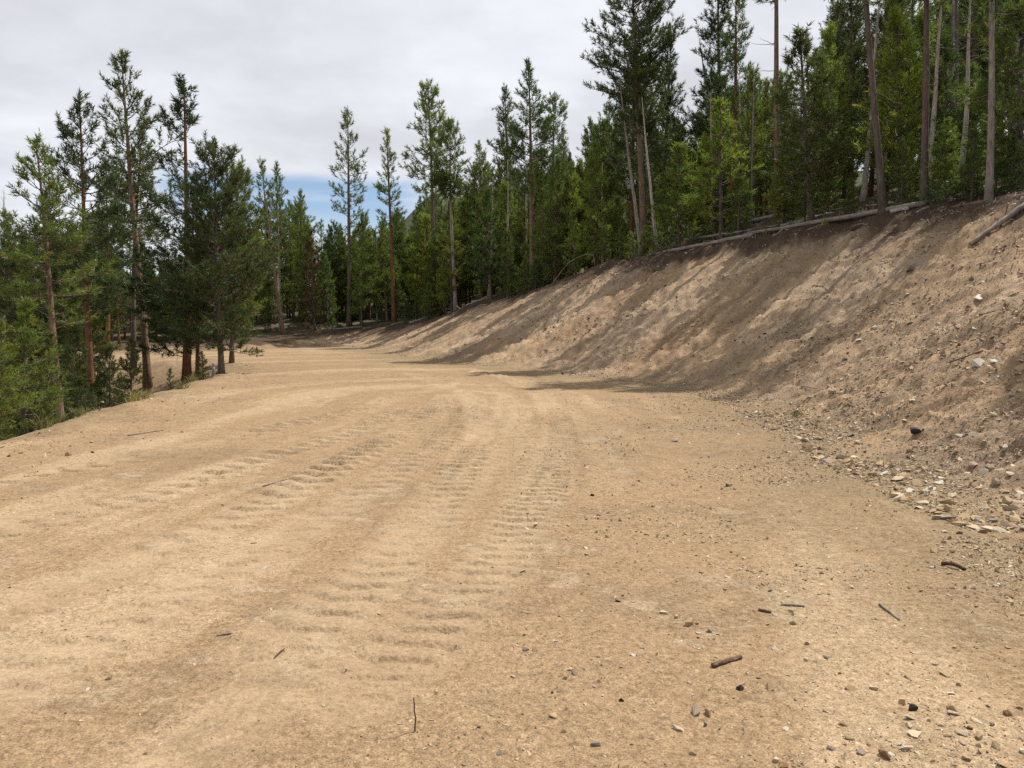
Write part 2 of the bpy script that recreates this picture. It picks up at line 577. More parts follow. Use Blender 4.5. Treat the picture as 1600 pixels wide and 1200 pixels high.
def needle_material(name, base, trans=0.32, vary=True):
    m, nt, b, out = new_mat(name)
    L = nt.links
    at = nnode(nt, 'ShaderNodeVertexColor', layer_name='Col')
    c = mul(nt, at.outputs[0], base)
    if vary:
        oi = nt.nodes.new('ShaderNodeObjectInfo')
        c = mul(nt, c, ramp(nt, oi.outputs['Random'], [(0.0, (0.62, 0.74, 0.85)), (0.35, (0.95, 0.95, 1.0)), (0.7, (1.1, 1.06, 0.95)), (1.0, (1.38, 1.24, 0.95))]))
    L.new(c, b.inputs['Base Color'])
    b.inputs['Roughness'].default_value = 0.6
    b.inputs['Specular IOR Level'].default_value = 0.3
    tr = nt.nodes.new('ShaderNodeBsdfTranslucent')
    L.new(mul(nt, c, (1.25, 1.35, 0.8)), tr.inputs['Color'])
    mx = nt.nodes.new('ShaderNodeMixShader')
    mx.inputs[0].default_value = trans
    L.new(b.outputs[0], mx.inputs[1]); L.new(tr.outputs[0], mx.inputs[2])
    L.new(mx.outputs[0], out.inputs[0])
    return m


M = {
    'soil': soil_material(),
    'gravel': stone_material('gravel_stone', from_attr=True),
    'stone_pale': stone_material('stone_pale', (0.469, 0.384, 0.277)),
    'stone_white': stone_material('stone_white', (0.496, 0.450, 0.376)),
    'stone_tan': stone_material('stone_tan', (0.360, 0.260, 0.150)),
    'stone_grey': stone_material('stone_grey', (0.216, 0.187, 0.157)),
    'stone_pink': stone_material('stone_pink', (0.377, 0.265, 0.207)),
    'stone_dark': stone_material('stone_dark', (0.037, 0.033, 0.031)),
    'stone_brown': stone_material('stone_brown', (0.180, 0.107, 0.057)),
    'bark_tan': bark_material('bark_tan', (0.13, 0.085, 0.06), (0.30, 0.21, 0.15)),
    'bark_red': bark_material('bark_red', (0.11, 0.05, 0.03), (0.26, 0.125, 0.07)),
    'bark_grey': bark_material('bark_grey', (0.085, 0.068, 0.058), (0.20, 0.16, 0.135)),
    'wood_dead': bark_material('wood_dead', (0.19, 0.165, 0.14), (0.40, 0.36, 0.31)),
    'wood_white': bark_material('wood_white', (0.35, 0.32, 0.28), (0.58, 0.54, 0.48)),
    'wood_brown': bark_material('wood_brown', (0.10, 0.065, 0.045), (0.27, 0.19, 0.13), 3.0),
    'limb': bark_material('limb', (0.10, 0.08, 0.065), (0.22, 0.18, 0.15)),
    'needle': needle_material('needle', (0.108, 0.146, 0.034)),
    'needle_dark': needle_material('needle_dark', (0.060, 0.082, 0.024), 0.27),
    'needle_young': needle_material('needle_young', (0.142, 0.192, 0.040), 0.38),
    'needle_red': needle_material('needle_red', (0.125, 0.058, 0.030), 0.2, False),
    'leaf': needle_material('leaf', (0.065, 0.095, 0.03), 0.3),
    'twig': bark_material('twig', (0.07, 0.045, 0.035), (0.15, 0.10, 0.07), 4.0),
}


# ------------------------------------------------------------------ ground sheet, cut into road, bank, slope and forest floor
def graded(a, b, step):
    out = [a]
    while out[-1] < b:
        out.append(out[-1] + step(out[-1]))
    return np.array(out)


def build_ground():
    xs_mid = np.concatenate([np.arange(-14, -8, 0.14), np.arange(-8, 6.5, 0.055), np.arange(6.5, 16, 0.075)])
    g = [0.09]
    while sum(g) < 1600:
        g.append(g[-1] * 1.13)
    g = np.cumsum(g)
    xs = np.concatenate([(-14 - g)[::-1], xs_mid, xs_mid[-1] + g])
    ys = np.concatenate([[-60, -30, -15, -8, -4, -2, -1, 0, 0.6, 1.1, 1.6, 2.0],
                         graded(2.3, 75, lambda v: max(0.0105, (0.0017 if v < 9 else 0.0024) * v if v < 15 else 0.0048 * v))])
    g2 = [0.4]
    while sum(g2) < 2400:
        g2.append(g2[-1] * 1.09)
    ys = np.concatenate([ys, ys[-1] + np.cumsum(g2)])
    X, Y = np.meshgrid(xs, ys)
    nx, ny = len(xs), len(ys)
    x, y = X.ravel(), Y.ravel()
    z, i = land(x, y)
    V = np.stack([x, y, z], 1)
    do, di, bw, so = i['do'], i['di'], i['bw'], i['so']
    # --- soil colours (the earth's own, unlit)
    n_big = fbm(x * 0.22, y * 0.22, 3, 101)
    n_mid = fbm(x * 0.9, y * 0.9, 3, 102)
    n_sm = fbm(x * 3.1, y * 3.1, 3, 103)
    road = np.array([0.25, 0.173, 0.099])
    c = np.tile(road, (len(x), 1))

    def blend(c, col, w):
        w = np.clip(w, 0, 1)[:, None]
        return c * (1 - w) + np.array(col)[None, :] * w
    lt, lst, _ = near_line(TRACKS[2][0], x, y)
    strk = fbm(lt * 1.5, lst * 0.16, 4, 105)
    c = blend(c, (0.175, 0.12, 0.072), 0.5 * sstep(0.0, 1.0, n_mid * 0.7 + 0.4 * strk + 0.5 * n_sm))
    c = blend(c, (0.33, 0.243, 0.15), 0.75 * sstep(0.0, 0.8, -strk + 0.35 * n_big - 0.25 * n_sm))
    c = blend(c, (0.36, 0.285, 0.19), 0.4 * sstep(0.80, 1.3, n_sm + 0.55 * n_mid + 0.5 * fbm(x * 14, y * 14, 2, 107)))
    # compacted crests and ruts left by the tracked machine
    for P, w, amp in TRACKS:
        l, s, _ = near_line(P, x, y)
        c = blend(c, (0.345, 0.257, 0.16), 0.5 * amp * sstep(w * 0.75, w * 0.3, np.abs(l)) * np.clip(0.7 + 0.6 * vnoise(s * 0.7, l * 2, 109), 0, 1) * i['road'])
    # a darker patch left of the tracks
    dp = np.hypot((x + 3.9) / 1.3, (y - 9.5) / 1.0)
    c = blend(c, (0.17, 0.118, 0.068), 0.5 * sstep(1.1, 0.2, dp + 0.35 * n_mid))
    # gravelly edges
    c = blend(c, (0.185, 0.135, 0.08), 0.75 * np.maximum(sstep(-3.6, -0.3, do + 0.6 * n_mid), 0.5 * sstep(-1.6, 0.2, di + 0.5 * n_mid)))
    # the bank: bands that follow the run of the loose earth
    b1 = fbm(so * 0.55, do * 0.16, 4, 111)
    b2 = fbm(so * 0.8 + 40, do * 0.3, 4, 112)
    b3 = fbm(so * 0.35 + 90, do * 0.2, 3, 113)
    bank = np.tile(np.array([0.262, 0.184, 0.114]), (len(x), 1))
    bank = blend(bank, (0.31, 0.208, 0.118), 0.55 * sstep(0.05, 0.8, b1))
    bank = blend(bank, (0.185, 0.136, 0.094), 0.75 * sstep(0.1, 0.9, b2))
    bank = blend(bank, (0.33, 0.245, 0.165), 0.6 * sstep(0.2, 0.9, b3 + 0.3 * n_mid))
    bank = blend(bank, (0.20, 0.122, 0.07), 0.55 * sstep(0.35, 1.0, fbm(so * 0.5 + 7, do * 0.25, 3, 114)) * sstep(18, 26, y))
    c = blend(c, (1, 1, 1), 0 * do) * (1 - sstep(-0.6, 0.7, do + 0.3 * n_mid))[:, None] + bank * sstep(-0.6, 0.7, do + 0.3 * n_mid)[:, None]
    rake = fbm(so * 2.6 + 0.3 * n_mid, do * 0.10, 3, 117)
    c = c * (1 + 0.22 * np.clip(rake, -1, 1) * i['bank'])[:, None]
    # dark topsoil under the rim and the forest floor behind it
    rimd = do - bw
    c = blend(c, (0.06, 0.04, 0.028), 0.95 * sstep(-1.9, -0.7, rimd + 0.55 * n_mid + 0.25 * n_sm) * sstep(-0.2, 0.3, do))
    floor = np.tile(np.array([0.09, 0.066, 0.044]), (len(x), 1))
    floor = blend(floor, (0.075, 0.085, 0.035), 0.7 * sstep(0.0, 0.7, n_mid))
    floor = blend(floor, (0.20, 0.17, 0.13), 0.5 * sstep(0.4, 1.0, n_sm))
    wf = np.maximum(sstep(0.0, 0.9, rimd), 0)
    c = c * (1 - wf[:, None]) + floor * wf[:, None]
    fillw = sstep(2.2, 4.5, di + 0.5 * n_mid)
    c = c * (1 - fillw[:, None]) + floor * fillw[:, None]
    hill = blend(np.tile(np.array([0.045, 0.055, 0.028]), (len(x), 1)), (0.17, 0.15, 0.09), 0.6 * sstep(0.35, 0.8, fbm(x * 0.02, y * 0.02, 4, 120)))
    wh = sstep(45, 80, i['rr']) * np.maximum(sstep(0, 1, rimd), sstep(3, 6, di))
    c = c * (1 - wh[:, None]) + hill * wh[:, None]
    grain = 1 - 0.38 * np.clip(i['tracks'], 0, 1)
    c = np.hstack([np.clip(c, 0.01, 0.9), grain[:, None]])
    # --- faces and regions
    a = (np.arange(ny - 1)[:, None] * nx + np.arange(nx - 1)[None, :]).ravel()
    F = np.stack([a, a + 1, a + nx + 1, a + nx], 1)
    ctr = a
    reg = np.full(len(F), 0)
    jit = 0.35 * n_mid[ctr] + 0.15 * n_sm[ctr]
    reg[(do[ctr] + jit) > 0.25] = 1
    reg[rimd[ctr] > 0.15] = 3
    reg[(di[ctr] > 0.3)] = 2
    reg[(di[ctr] > 5)] = 4
    reg[(i['rr'][ctr] > 160)] = 5
    names = {0: 'dirt_road', 1: 'cut_bank', 2: 'fill_slope', 3: 'forest_floor', 4: 'ravine_floor', 5: 'hills'}
    labels = {0: 'tan graded dirt road with cleat tracks curving away', 1: 'brown stony cut bank rising beside the dirt road',
              2: 'loose dirt slope falling away from the road edge', 3: 'shaded forest floor above the cut bank',
              4: 'brushy ground in the hollow below the road', 5: 'dry distant hills beyond the trees'}
    for k_, nm in names.items():
        f = F[reg == k_]
        if not len(f):
            continue
        u, inv = np.unique(f, return_inverse=True)
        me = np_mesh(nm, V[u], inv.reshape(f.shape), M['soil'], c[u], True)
        link(nm, me, kind='structure', label=labels[k_])


build_ground()


# ------------------------------------------------------------------ pines
def tuft_mesh(pos, ax, size, tint, per, rg, width=0.17, spread=1.05):
    """bottle-brush ends of pine shoots: slim needle blades set round each shoot"""
    n = len(pos)
    t = rg.random((n, per)) * 0.95
    th = rg.random((n, per)) * 2 * np.pi
    ref = np.where(np.abs(ax[:, 2:3]) < 0.9, np.array([[0, 0, 1.0]]), np.array([[1.0, 0, 0]]))
    A = np.cross(ax, ref); A /= np.linalg.norm(A, axis=1)[:, None] + 1e-9
    B = np.cross(ax, A)
    rad = A[:, None, :] * np.cos(th)[..., None] + B[:, None, :] * np.sin(th)[..., None]
    opn = spread * (1.15 - 0.75 * t)[..., None] + 0.15 * rg.standard_normal((n, per, 1))
    d = ax[:, None, :] * (1 - 0.25 * opn) + rad * opn
    d /= np.linalg.norm(d, axis=2)[..., None] + 1e-9
    s = size[:, None, None]
    root = pos[:, None, :] + ax[:, None, :] * (t[..., None] * s)
    ln = s * (0.42 + 0.30 * rg.random((n, per, 1)))
    side = np.cross(d, rg.standard_normal((n, per, 3)))
    side /= np.linalg.norm(side, axis=2)[..., None] + 1e-9
    w = ln * width * 0.5
    V = np.stack([root + side * w, root - side * w, root + d * ln], 2).reshape(-1, 3)
    F = np.arange(len(V)).reshape(-1, 3)
    c = np.repeat(tint, per * 3, axis=0)
    return V, F, c


def gen_pine(seed, h, cb, Rm, nb, form='cone', tri=19, ts=0.27, dens=1.0, dead=10, bend=0.15, r0=None, gap=0.25, gapat=None,
             broom=None, lift=0.35, mat='needle', bark='bark_tan', bare=False, brown=0.05, tipbare=0.0):
    rg = np.random.default_rng(seed)
    r0 = r0 or 0.0108 * h
    tt = np.linspace(0, 1, 16)
    ph = rg.random(4) * 6.28
    bx = bend * (np.sin(tt * 2.6 + ph[0]) - np.sin(ph[0])) * 0.5 + 0.03 * bend * np.sin(tt * 9 + ph[2])
    by = bend * (np.sin(tt * 2.1 + ph[1]) - np.sin(ph[1])) * 0.5 + 0.03 * bend * np.sin(tt * 11 + ph[3])
    bx = bx - tt * bx[-1]; by = by - tt * by[-1]
    axis = np.stack([bx, by, tt * h - 0.25 * (tt == 0)], 1)
    rad = r0 * (1 - tt) ** 0.85 + 0.012
    rad[0] *= 1.45; rad[1] *= 1.06
    tv, tf = tubes([(axis, rad)], 9)

    def on(t):
        return np.array([np.interp(t, tt, axis[:, 0]), np.interp(t, tt, axis[:, 1]), np.interp(t, tt, axis[:, 2])])
    limbs, pos, axs, siz, tin = [], [], [], [], []

    def add_tuft(p, d, s, k=1.0):
        d = d / (np.linalg.norm(d) + 1e-9)
        pos.append(p); axs.append(d); siz.append(s * (0.8 + 0.45 * rg.random()))
        g = k * (0.72 + 0.6 * rg.random())
        if rg.random() < brown:
            tin.append((1.35 * g, 0.95 * g, 0.75 * g))
        else:
            tin.append((g * (0.9 + 0.25 * rg.random()), g, g * (0.85 + 0.3 * rg.random())))
    ga = rg.random(3) * 6.28
    for i in range(nb):
        u = (i + rg.random()) / nb
        t = cb + (0.985 - cb) * u ** 0.92
        az = rg.random() * 6.283 if i % 2 else (i * 2.4 + rg.random())
        if form == 'cone':
            L = Rm * (1 - u) ** 0.72 * (0.45 + 0.55 * min(1, u * 5))
        elif form == 'round':
            L = Rm * math.sin(math.pi * (0.22 + 0.70 * u)) ** 0.9
        else:
            L = Rm * (0.55 + 0.45 * math.sin(math.pi * (0.1 + 0.8 * u))) * (1 - u) ** 0.35
        L *= 0.55 + 0.65 * rg.random()
        hole = math.sin(az * 2 + ga[0] + u * 7) + math.sin(az + ga[1] - u * 11)
        if hole < -2 + 4 * gap * 0.55 and rg.random() < 0.85:
            L *= 0.45
        if gapat and gapat[0] < t < gapat[1] and rg.random() < 0.8:
            continue
        L = max(L, 0.12)
        e0 = -0.12 + 0.95 * u ** 1.3 + 0.18 * rg.standard_normal()
        p0 = on(t)
        n = 5
        pts, d = [p0], np.array([math.cos(az) * math.cos(e0), math.sin(az) * math.cos(e0), math.sin(e0)])
        for k in range(1, n):
            d = d + np.array([0, 0, lift * 0.35]) + 0.10 * rg.standard_normal(3)
            d /= np.linalg.norm(d)
            pts.append(pts[-1] + d * (L / (n - 1)))
        pts = np.array(pts)
        rb = 0.008 + 0.0135 * L
        limbs.append((pts, np.linspace(rb, 0.004, n)))
        if bare:
            for k in range(int(rg.integers(1, 4))):
                q = pts[rg.integers(2, n)]
                e = d + 0.9 * rg.standard_normal(3)
                limbs.append((np.array([q, q + e * 0.12 * L, q + e * 0.25 * L + 0.04 * rg.standard_normal(3)]), np.array([0.006, 0.004, 0.002])))
            continue
        ntw = max(1, int(dens * L / 0.17))
        shade = 1.0
        for k in range(ntw):
            f = 0.22 + 0.76 * (k + rg.random()) / ntw
            q = np.array([np.interp(f * (n - 1), range(n), pts[:, a]) for a in range(3)])
            dd = pts[min(n - 1, int(f * (n - 1)) + 1)] - pts[int(f * (n - 1))] if f < 0.98 else d
            dd = dd / (np.linalg.norm(dd) + 1e-9)
            sd = np.cross(dd, [0, 0, 1.0]) * (1 if k % 2 else -1)
            e = dd * 0.75 + sd * (0.5 + 0.5 * rg.random()) + np.array([0, 0, 0.15 + 0.55 * rg.random()]) + 0.2 * rg.standard_normal(3)
            e /= np.linalg.norm(e)
            tl = (0.16 + 0.30 * L * (1 - 0.6 * f)) * (0.5 + 0.8 * rg.random())
            m = q + e * tl
            limbs.append((np.array([q, m]), np.array([0.007, 0.003])))
            add_tuft(m - e * ts * 0.35, e + np.array([0, 0, 0.2]), ts, shade)
            nt_ = int(tl / (ts * 0.75))
            for j in range(nt_):
                s2 = e + 0.75 * rg.standard_normal(3) + np.array([0, 0, 0.3])
                add_tuft(q + e * tl * (0.25 + 0.7 * rg.random()), s2, ts * 0.9, shade)
        add_tuft(pts[-1] - d * ts * 0.4, d + np.array([0, 0, 0.25]), ts * 1.1, shade)
    if not bare and tipbare == 0:
        for k in range(4):
            add_tuft(on(1 - 0.012 * k), np.array([0.3 * rg.standard_normal(), 0.3 * rg.standard_normal(), 1.0]), ts, 1.0)
    if broom:                                     # dense ball of abnormal twigs
        for (bt, bdx, bdy, br, kk) in broom:
            c0 = on(bt) + np.array([bdx, bdy, 0])
            limbs.append((np.array([on(bt - 0.03), c0]), np.array([0.03, 0.02])))
            for k in range(int(600 * br)):
                v = rg.standard_normal(3); v /= np.linalg.norm(v)
                rr_ = br * (0.35 + 0.65 * rg.random() ** 0.5)
                p = c0 + v * rr_ * np.array([1, 1, 0.9])
                add_tuft(p, v + np.array([0, 0, 0.4]), ts * 0.8, kk)
    for k in range(dead):
        t = 0.12 + (min(cb + 0.15, 0.9) - 0.12) * rg.random() ** 0.8
        az = rg.random() * 6.283
        L = (0.2 + 0.75 * rg.random()) * min(1.0, Rm)
        p0 = on(t)
        d = np.array([math.cos(az), math.sin(az), -0.15 + 0.35 * rg.standard_normal()])
        pts = [p0]
        for j in range(4):
            d = d + 0.22 * rg.standard_normal(3)
            d /= np.linalg.norm(d)
            pts.append(pts[-1] + d * L / 4)
        limbs.append((np.array(pts), np.linspace(0.012, 0.003, 5)))
    out = {'h': h, 'trunk': np_mesh('trunk', tv, tf, M[bark], None, True)}
    if limbs:
        lv, lf = tubes(limbs, 3, False)
        out['limbs'] = np_mesh('limbs', lv, lf, M['wood_dead' if bare else 'limb'], None, False)
    if pos:
        cv, cf, cc = tuft_mesh(np.array(pos), np.array(axs), np.array(siz), np.array(tin), tri, rg)
        out['crown'] = np_mesh('crown', cv, cf, M[mat], cc, False)
    return out


PINES = {
    # tall bare-stemmed pines
    'tall1': gen_pine(1, 11, 0.46, 1.75, 84, 'cone', dead=22, bend=0.35, gap=0.4),
    'tall2': gen_pine(2, 12, 0.52, 1.6, 76, 'open', dead=26, bend=0.3, gap=0.45),
    'tall3': gen_pine(3, 12, 0.40, 1.6, 92, 'cone', dead=18, bend=0.25, gap=0.4),
    'thin1': gen_pine(4, 11, 0.46, 1.15, 66, 'cone', dead=24, bend=0.3, dens=0.85, gap=0.5, bark='bark_grey'),
    'thin2': gen_pine(5, 11, 0.36, 1.1, 70, 'open', dead=20, bend=0.4, dens=0.8, gap=0.5, bark='bark_grey'),
    # full pines
    'full1': gen_pine(6, 10, 0.14, 2.0, 120, 'cone', dead=8, gap=0.3, mat='needle_dark'),
    'full2': gen_pine(7, 10, 0.18, 1.75, 108, 'round', dead=10, gap=0.35),
    'full3': gen_pine(8, 11, 0.24, 1.75, 116, 'cone', dead=12, gap=0.35, mat='needle_dark', bark='bark_grey'),
    # young pines
    'young1': gen_pine(9, 5, 0.04, 1.25, 92, 'cone', dead=0, ts=0.24, lift=0.5, gap=0.2, mat='needle_young', bark='bark_grey'),
    'young2': gen_pine(10, 5, 0.06, 1.1, 80, 'cone', dead=3, ts=0.24, lift=0.6, gap=0.3, mat='needle_young', bark='bark_grey'),
    'young3': gen_pine(12, 6, 0.08, 1.35, 92, 'cone', dead=5, ts=0.25, lift=0.5, gap=0.3, mat='needle', bark='bark_grey'),
    'small': gen_pine(13, 1.6, 0.04, 0.5, 34, 'cone', dead=0, ts=0.15, lift=0.7, gap=0.2, mat='needle_young', bark='bark_grey'),
    'snag1': gen_pine(14, 10, 0.35, 0.8, 40, 'cone', dead=10, bare=True, bark='wood_dead', bend=0.3),
    'snag2': gen_pine(15, 9, 0.45, 0.6, 26, 'open', dead=8, bare=True, bark='wood_white', bend=0.4),
    'red': gen_pine(16, 7, 0.10, 1.1, 84, 'cone', dead=10, dens=0.9, ts=0.22, mat='needle_red', bark='bark_grey', gap=0.4, lift=0.05),
    # individuals
    'leaning': gen_pine(20, 9.3, 0.44, 1.9, 64, 'cone', dead=22, bend=0.45, gap=0.5, dens=0.85, ts=0.22, mat='needle_dark', tri=22),
    'lowskirt': gen_pine(21, 9.5, 0.09, 1.9, 128, 'cone', dead=10, bend=0.2, gap=0.3, gapat=(0.48, 0.80), bark='bark_red', mat='needle_dark', dens=1.3, ts=0.24),
    'bushy': gen_pine(22, 8.5, 0.10, 1.95, 138, 'round', dead=6, gap=0.3, dens=1.1, bark='bark_grey', ts=0.24),
    'spread': gen_pine(23, 11, 0.36, 2.1, 84, 'cone', dead=18, gap=0.5, mat='needle_dark', bark='bark_red', dens=0.95),
    'green': gen_pine(24, 8, 0.36, 1.45, 80, 'cone', dead=12, gap=0.45, dens=0.95, mat='needle', bark='bark_tan', ts=0.21),
    'bigcrown': gen_pine(25, 13, 0.36, 2.0, 128, 'round', dead=20, bend=0.35, gap=0.35, mat='needle_dark', broom=[(0.60, 0.3, -0.4, 0.4, 1.5)]),
    'broomtop': gen_pine(26, 10, 0.62, 1.3, 56, 'open', dead=22, bend=0.25, gap=0.45, broom=[(0.66, 0.05, -0.1, 0.6, 0.75), (0.70, -0.5, 0, 0.35, 0.7)]),
    'broomlow': gen_pine(27, 5.5, 0.66, 0.8, 34, 'round', dead=16, bend=0.2, mat='needle_young', broom=[(0.80, 0, 0, 0.55, 1.0)], bark='bark_grey'),
}
print('pine tris', sum(len(m.polygons) for p in PINES.values() for m in p.values() if hasattr(m, 'polygons')))
TREE_XY = []


def plant(kind, base, h, label, group=None, lean=0.0, leany=0.0, bark=None, name='pine_tree', cat='pine tree', rot=None, widen=1.0, needles=None, thick=1.0):
    pr = PINES[kind]
    s = h / pr['h']
    o = bpy.data.objects.new(name, None)
    o.empty_display_size = 0.3
    COL.objects.link(o)
    o.location = (base[0], base[1], base[2] - 0.05)
    o.rotation_euler = (leany, lean, rng.random() * 6.28 if rot is None else rot)
    o.rotation_mode = 'ZYX' if False else 'XYZ'
    # turn about the trunk first, then lean
    Mr = Matrix.Rotation(lean, 3, 'Y') @ Matrix.Rotation(-leany, 3, 'X') @ Matrix.Rotation(o.rotation_euler[2], 3, 'Z')
    o.rotation_euler = Mr.to_euler()
    o.scale = (s * widen, s * widen, s)
    o['label'] = label
    o['category'] = cat
    if group:
        o['group'] = group
    for pn in ('trunk', 'limbs', 'crown'):
        if pn in pr:
            c = bpy.data.objects.new(pn, pr[pn])
            COL.objects.link(c)
            c.parent = o
            if pn != 'trunk':
                c['kind'] = 'stuff'
            if pn == 'trunk':
                c.scale = (thick, thick, 1)
            if pn == 'trunk' and bark:
                c.material_slots[0].link = 'OBJECT'
                c.material_slots[0].material = M[bark]
            if pn == 'crown' and needles:
                c.material_slots[0].link = 'OBJECT'
                c.material_slots[0].material = M[needles]
    TREE_XY.append((base[0], base[1], h))
    return o


def tree_px(kind, base, top, label, **kw):
    """base: a ground point; top: (px, py) of the tip in the photograph, giving height and lean at that distance"""
    x, y, z = base
    zt = top_z(y, top[1])
    h = max(zt - z, 0.6)
    dep = y * CP - (zt - CAM_Z) * SP
    xt = (top[0] - 800) / FPX * dep
    return plant(kind, base, h / max(0.3, math.cos(math.atan2(xt - x, h))), label, lean=math.atan2(xt - x, h), **kw)


# --- trees at the lip and in the hollow on the downhill side
tree_px('leaning', ground_at(230, 608), (190, 86), 'tall pine with a long bare leaning trunk and the highest tip beside the road edge', rot=0.3)
tree_px('lowskirt', ground_at(292, 598), (287, 127), 'pine with short reddish trunk, dark low skirt of branches and thin sparse top', rot=2.0, widen=1.2)
tree_px('bushy', ground_at(346, 584), (335, 232), 'wide bushy pine on a short brown trunk at the edge of the dirt road', rot=1.0, widen=1.1, needles='needle_dark')
tree_px('spread', spot(146, 24.5), (124, 153), 'dark full pine with straight orange brown trunk behind the leaning pine')
tree_px('green', spot(96, 16.5), (56, 218), 'bright green pine with slender forked-looking trunk, first tall one by the frame edge', bark='bark_tan', widen=1.15)
tree_px('full1', spot(308, 25.5), (306, 300), 'very dark dense pine filling the gap behind the short reddish trunk', bark='bark_red', widen=0.95)
tree_px('full2', spot(362, 31), (372, 262), 'rounded green pine just behind the wide bushy pine')
tree_px('thin1', spot(18, 29), (8, 330), 'thin tan trunked pine at the frame edge behind young green pines', bark='bark_red')
tree_px('full1', spot(60, 30), (70, 300), 'dark pine with grey trunk between the frame edge and the bright green pine', bark='bark_grey')
tree_px('tall1', spot(208, 33), (222, 200), 'pine with double dark trunk look directly behind the leaning pine', bark='bark_grey')
tree_px('tall3', spot(168, 38), (165, 250), 'slim orange trunked pine standing far back in the hollow', bark='bark_red')
tree_px('snag2', spot(8, 34), (6, 292), 'bare dead snag poking up at the very edge of the frame', name='dead_tree', cat='dead tree')
tree_px('young1', spot(34, 12.6), (42, 470), 'young bright green pine just below the road lip at the frame edge', widen=1.25, needles='needle', name='young_pine')
tree_px('young3', spot(-8, 11.5), (-4, 500), 'young yellow green pine cut by the frame edge', widen=1.3, needles='needle', name='young_pine')
tree_px('young2', spot(72, 14.2), (80, 520), 'dark young pine below the road lip, next to the brightest young pine', needles='needle_dark', widen=1.4, name='young_pine')
tree_px('young1', spot(172, 20.5), (172, 540), 'dark dense young pine tucked against the slope before the orange trunk', needles='needle_dark', widen=1.1, name='young_pine')
tree_px('young2', spot(205, 22.5), (205, 530), 'dark dense young pine right beside the foot of the leaning trunk', needles='needle_dark', widen=1.3, name='young_pine')
tree_px('young3', spot(130, 19), (126, 588), 'low dark young pine in the hollow below the straight orange trunk', needles='needle_dark', widen=1.6, name='young_pine')
tree_px('small', ground_at(266, 607), (265, 577), 'tiny pale green pine seedling between two trunks at the road edge', name='pine_seedling', cat='seedling')
tree_px('young2', spot(318, 23.6), (315, 548), 'small open pine sapling beside the reddish trunk', widen=1.5, name='young_pine', needles='needle')

# --- trees beyond the bend
tree_px('thin1', rim_at(443, 0.6), (408, 250), 'thin pine with curving tan trunk at the start of the far bank', bark='bark_tan')
tree_px('tall3', rim_at(437, 5), (432, 256), 'grey green open-crowned pine behind the curving tan trunk')
tree_px('full3', rim_at(470, 6), (470, 298), 'conical pine just before the open strip of blue sky', needles='needle')
tree_px('red', rim_at(492, 0.9), (486, 362), 'dead pine covered in rust red needles beside the far bend', name='dead_pine', cat='dead tree')
tree_px('thin2', rim_at(546, 1.2), (543, 173), 'tall thin pine with dark trunk, first above the blue strip of sky', bark='bark_grey')
tree_px('full2', rim_at(528, 5), (522, 350), 'rounded green pine between the red dead pine and the dark trunk')
tree_px('young3', rim_at(565, 0.9), (568, 335), 'bright bushy young pine beside the dark thin trunk', needles='needle_young', name='young_pine')
tree_px('thin1', rim_at(616, 0.5), (604, 203), 'slender pine with orange brown lower trunk on the bank edge', bark='bark_red')
tree_px('tall2', rim_at(682, 3), (669, 130), 'tall open pine with high tufted crown left of the broom ball', bark='bark_grey')
tree_px('broomtop', rim_at(712, 0.5), (703, 190), 'pine with a dark ball-shaped broom high on its pale curved trunk', bark='wood_dead', rot=0)
tree_px('broomlow', rim_at(690, 1.2), (690, 352), 'short pine topped by a round green broom of needles')
tree_px('tall1', rim_at(758, 8), (748, 225), 'grey green pine between the broom ball and the tall twin pines')
tree_px('full3', rim_at(797, 7), (789, 138), 'narrow dark pine just beside the tallest middle pine')
tree_px('tall3', rim_at(832, 1.0), (826, 98), 'tallest pine of the middle group, with a pair of straight bare trunks', bark='bark_tan', widen=1.15)
tree_px('thin2', rim_at(828, 1.3), (838, 300), 'second bare trunk close against the tallest middle pine', bark='bark_grey')
tree_px('tall2', rim_at(861, 3.5), (866, 148), 'open pine with drooping side branches next to the tallest middle pine', bark='bark_grey')
tree_px('thin1', rim_at(872, 1.8), (880, 215), 'thin tilted pine right of the middle group, above the bent dead stick', bark='bark_grey')

# --- trees along the top of the near bank
tree_px('bigcrown', rim_at(1006, 1.4), (984, -95), 'great pine with long pale trunk whose dark crown reaches past the frame top', bark='bark_tan', rot=0.5)
tree_px('full3', rim_at(986, 3.5), (992, 30), 'thick reddish trunked pine behind the great pine', bark='bark_red')
tree_px('full1', rim_at(1030, 6), (1048, 60), 'dark pine with dense side branches just behind the great pine')
tree_px('snag2', rim_at(1027, 0.8), (1003, 150), 'white leaning dead trunk beside the great pine', name='dead_tree', cat='dead tree')
tree_px('snag1', rim_at(1002, 1.0), (968, 120), 'thin grey dead stem leaning between the reddish trunk and great pine', name='dead_tree', cat='dead tree')
tree_px('full3', rim_at(1128, 7), (1122, -55), 'tall dark conical pine reaching the frame top behind the two young pines')
tree_px('thin2', rim_at(1146, 5), (1150, -40), 'bare reddish trunk standing in front of the dark conical pine', bark='bark_red')
tree_px('snag2', rim_at(1140, 8), (1092, 55), 'pale dead stem leaning across the dark conical pine', name='dead_tree', cat='dead tree')
tree_px('young1', rim_at(1062, 0.6), (1060, 228), 'bright green conical young pine above the log on the bank', widen=1.6, name='young_pine')
tree_px('young2', rim_at(1128, 0.5), (1126, 160), 'yellow green young pine with visible stem above the log', widen=1.35, name='young_pine')
tree_px('tall2', rim_at(1216, 1.8), (1212, -330), 'straight pinkish bare trunk running up out of the frame by the dark sapling', thick=0.68, bark='bark_tan')
tree_px('young3', rim_at(1268, 0.2), (1250, 50), 'dark green bushy sapling leaning over the top of the bank', widen=1.35, needles='needle_dark', name='young_pine')
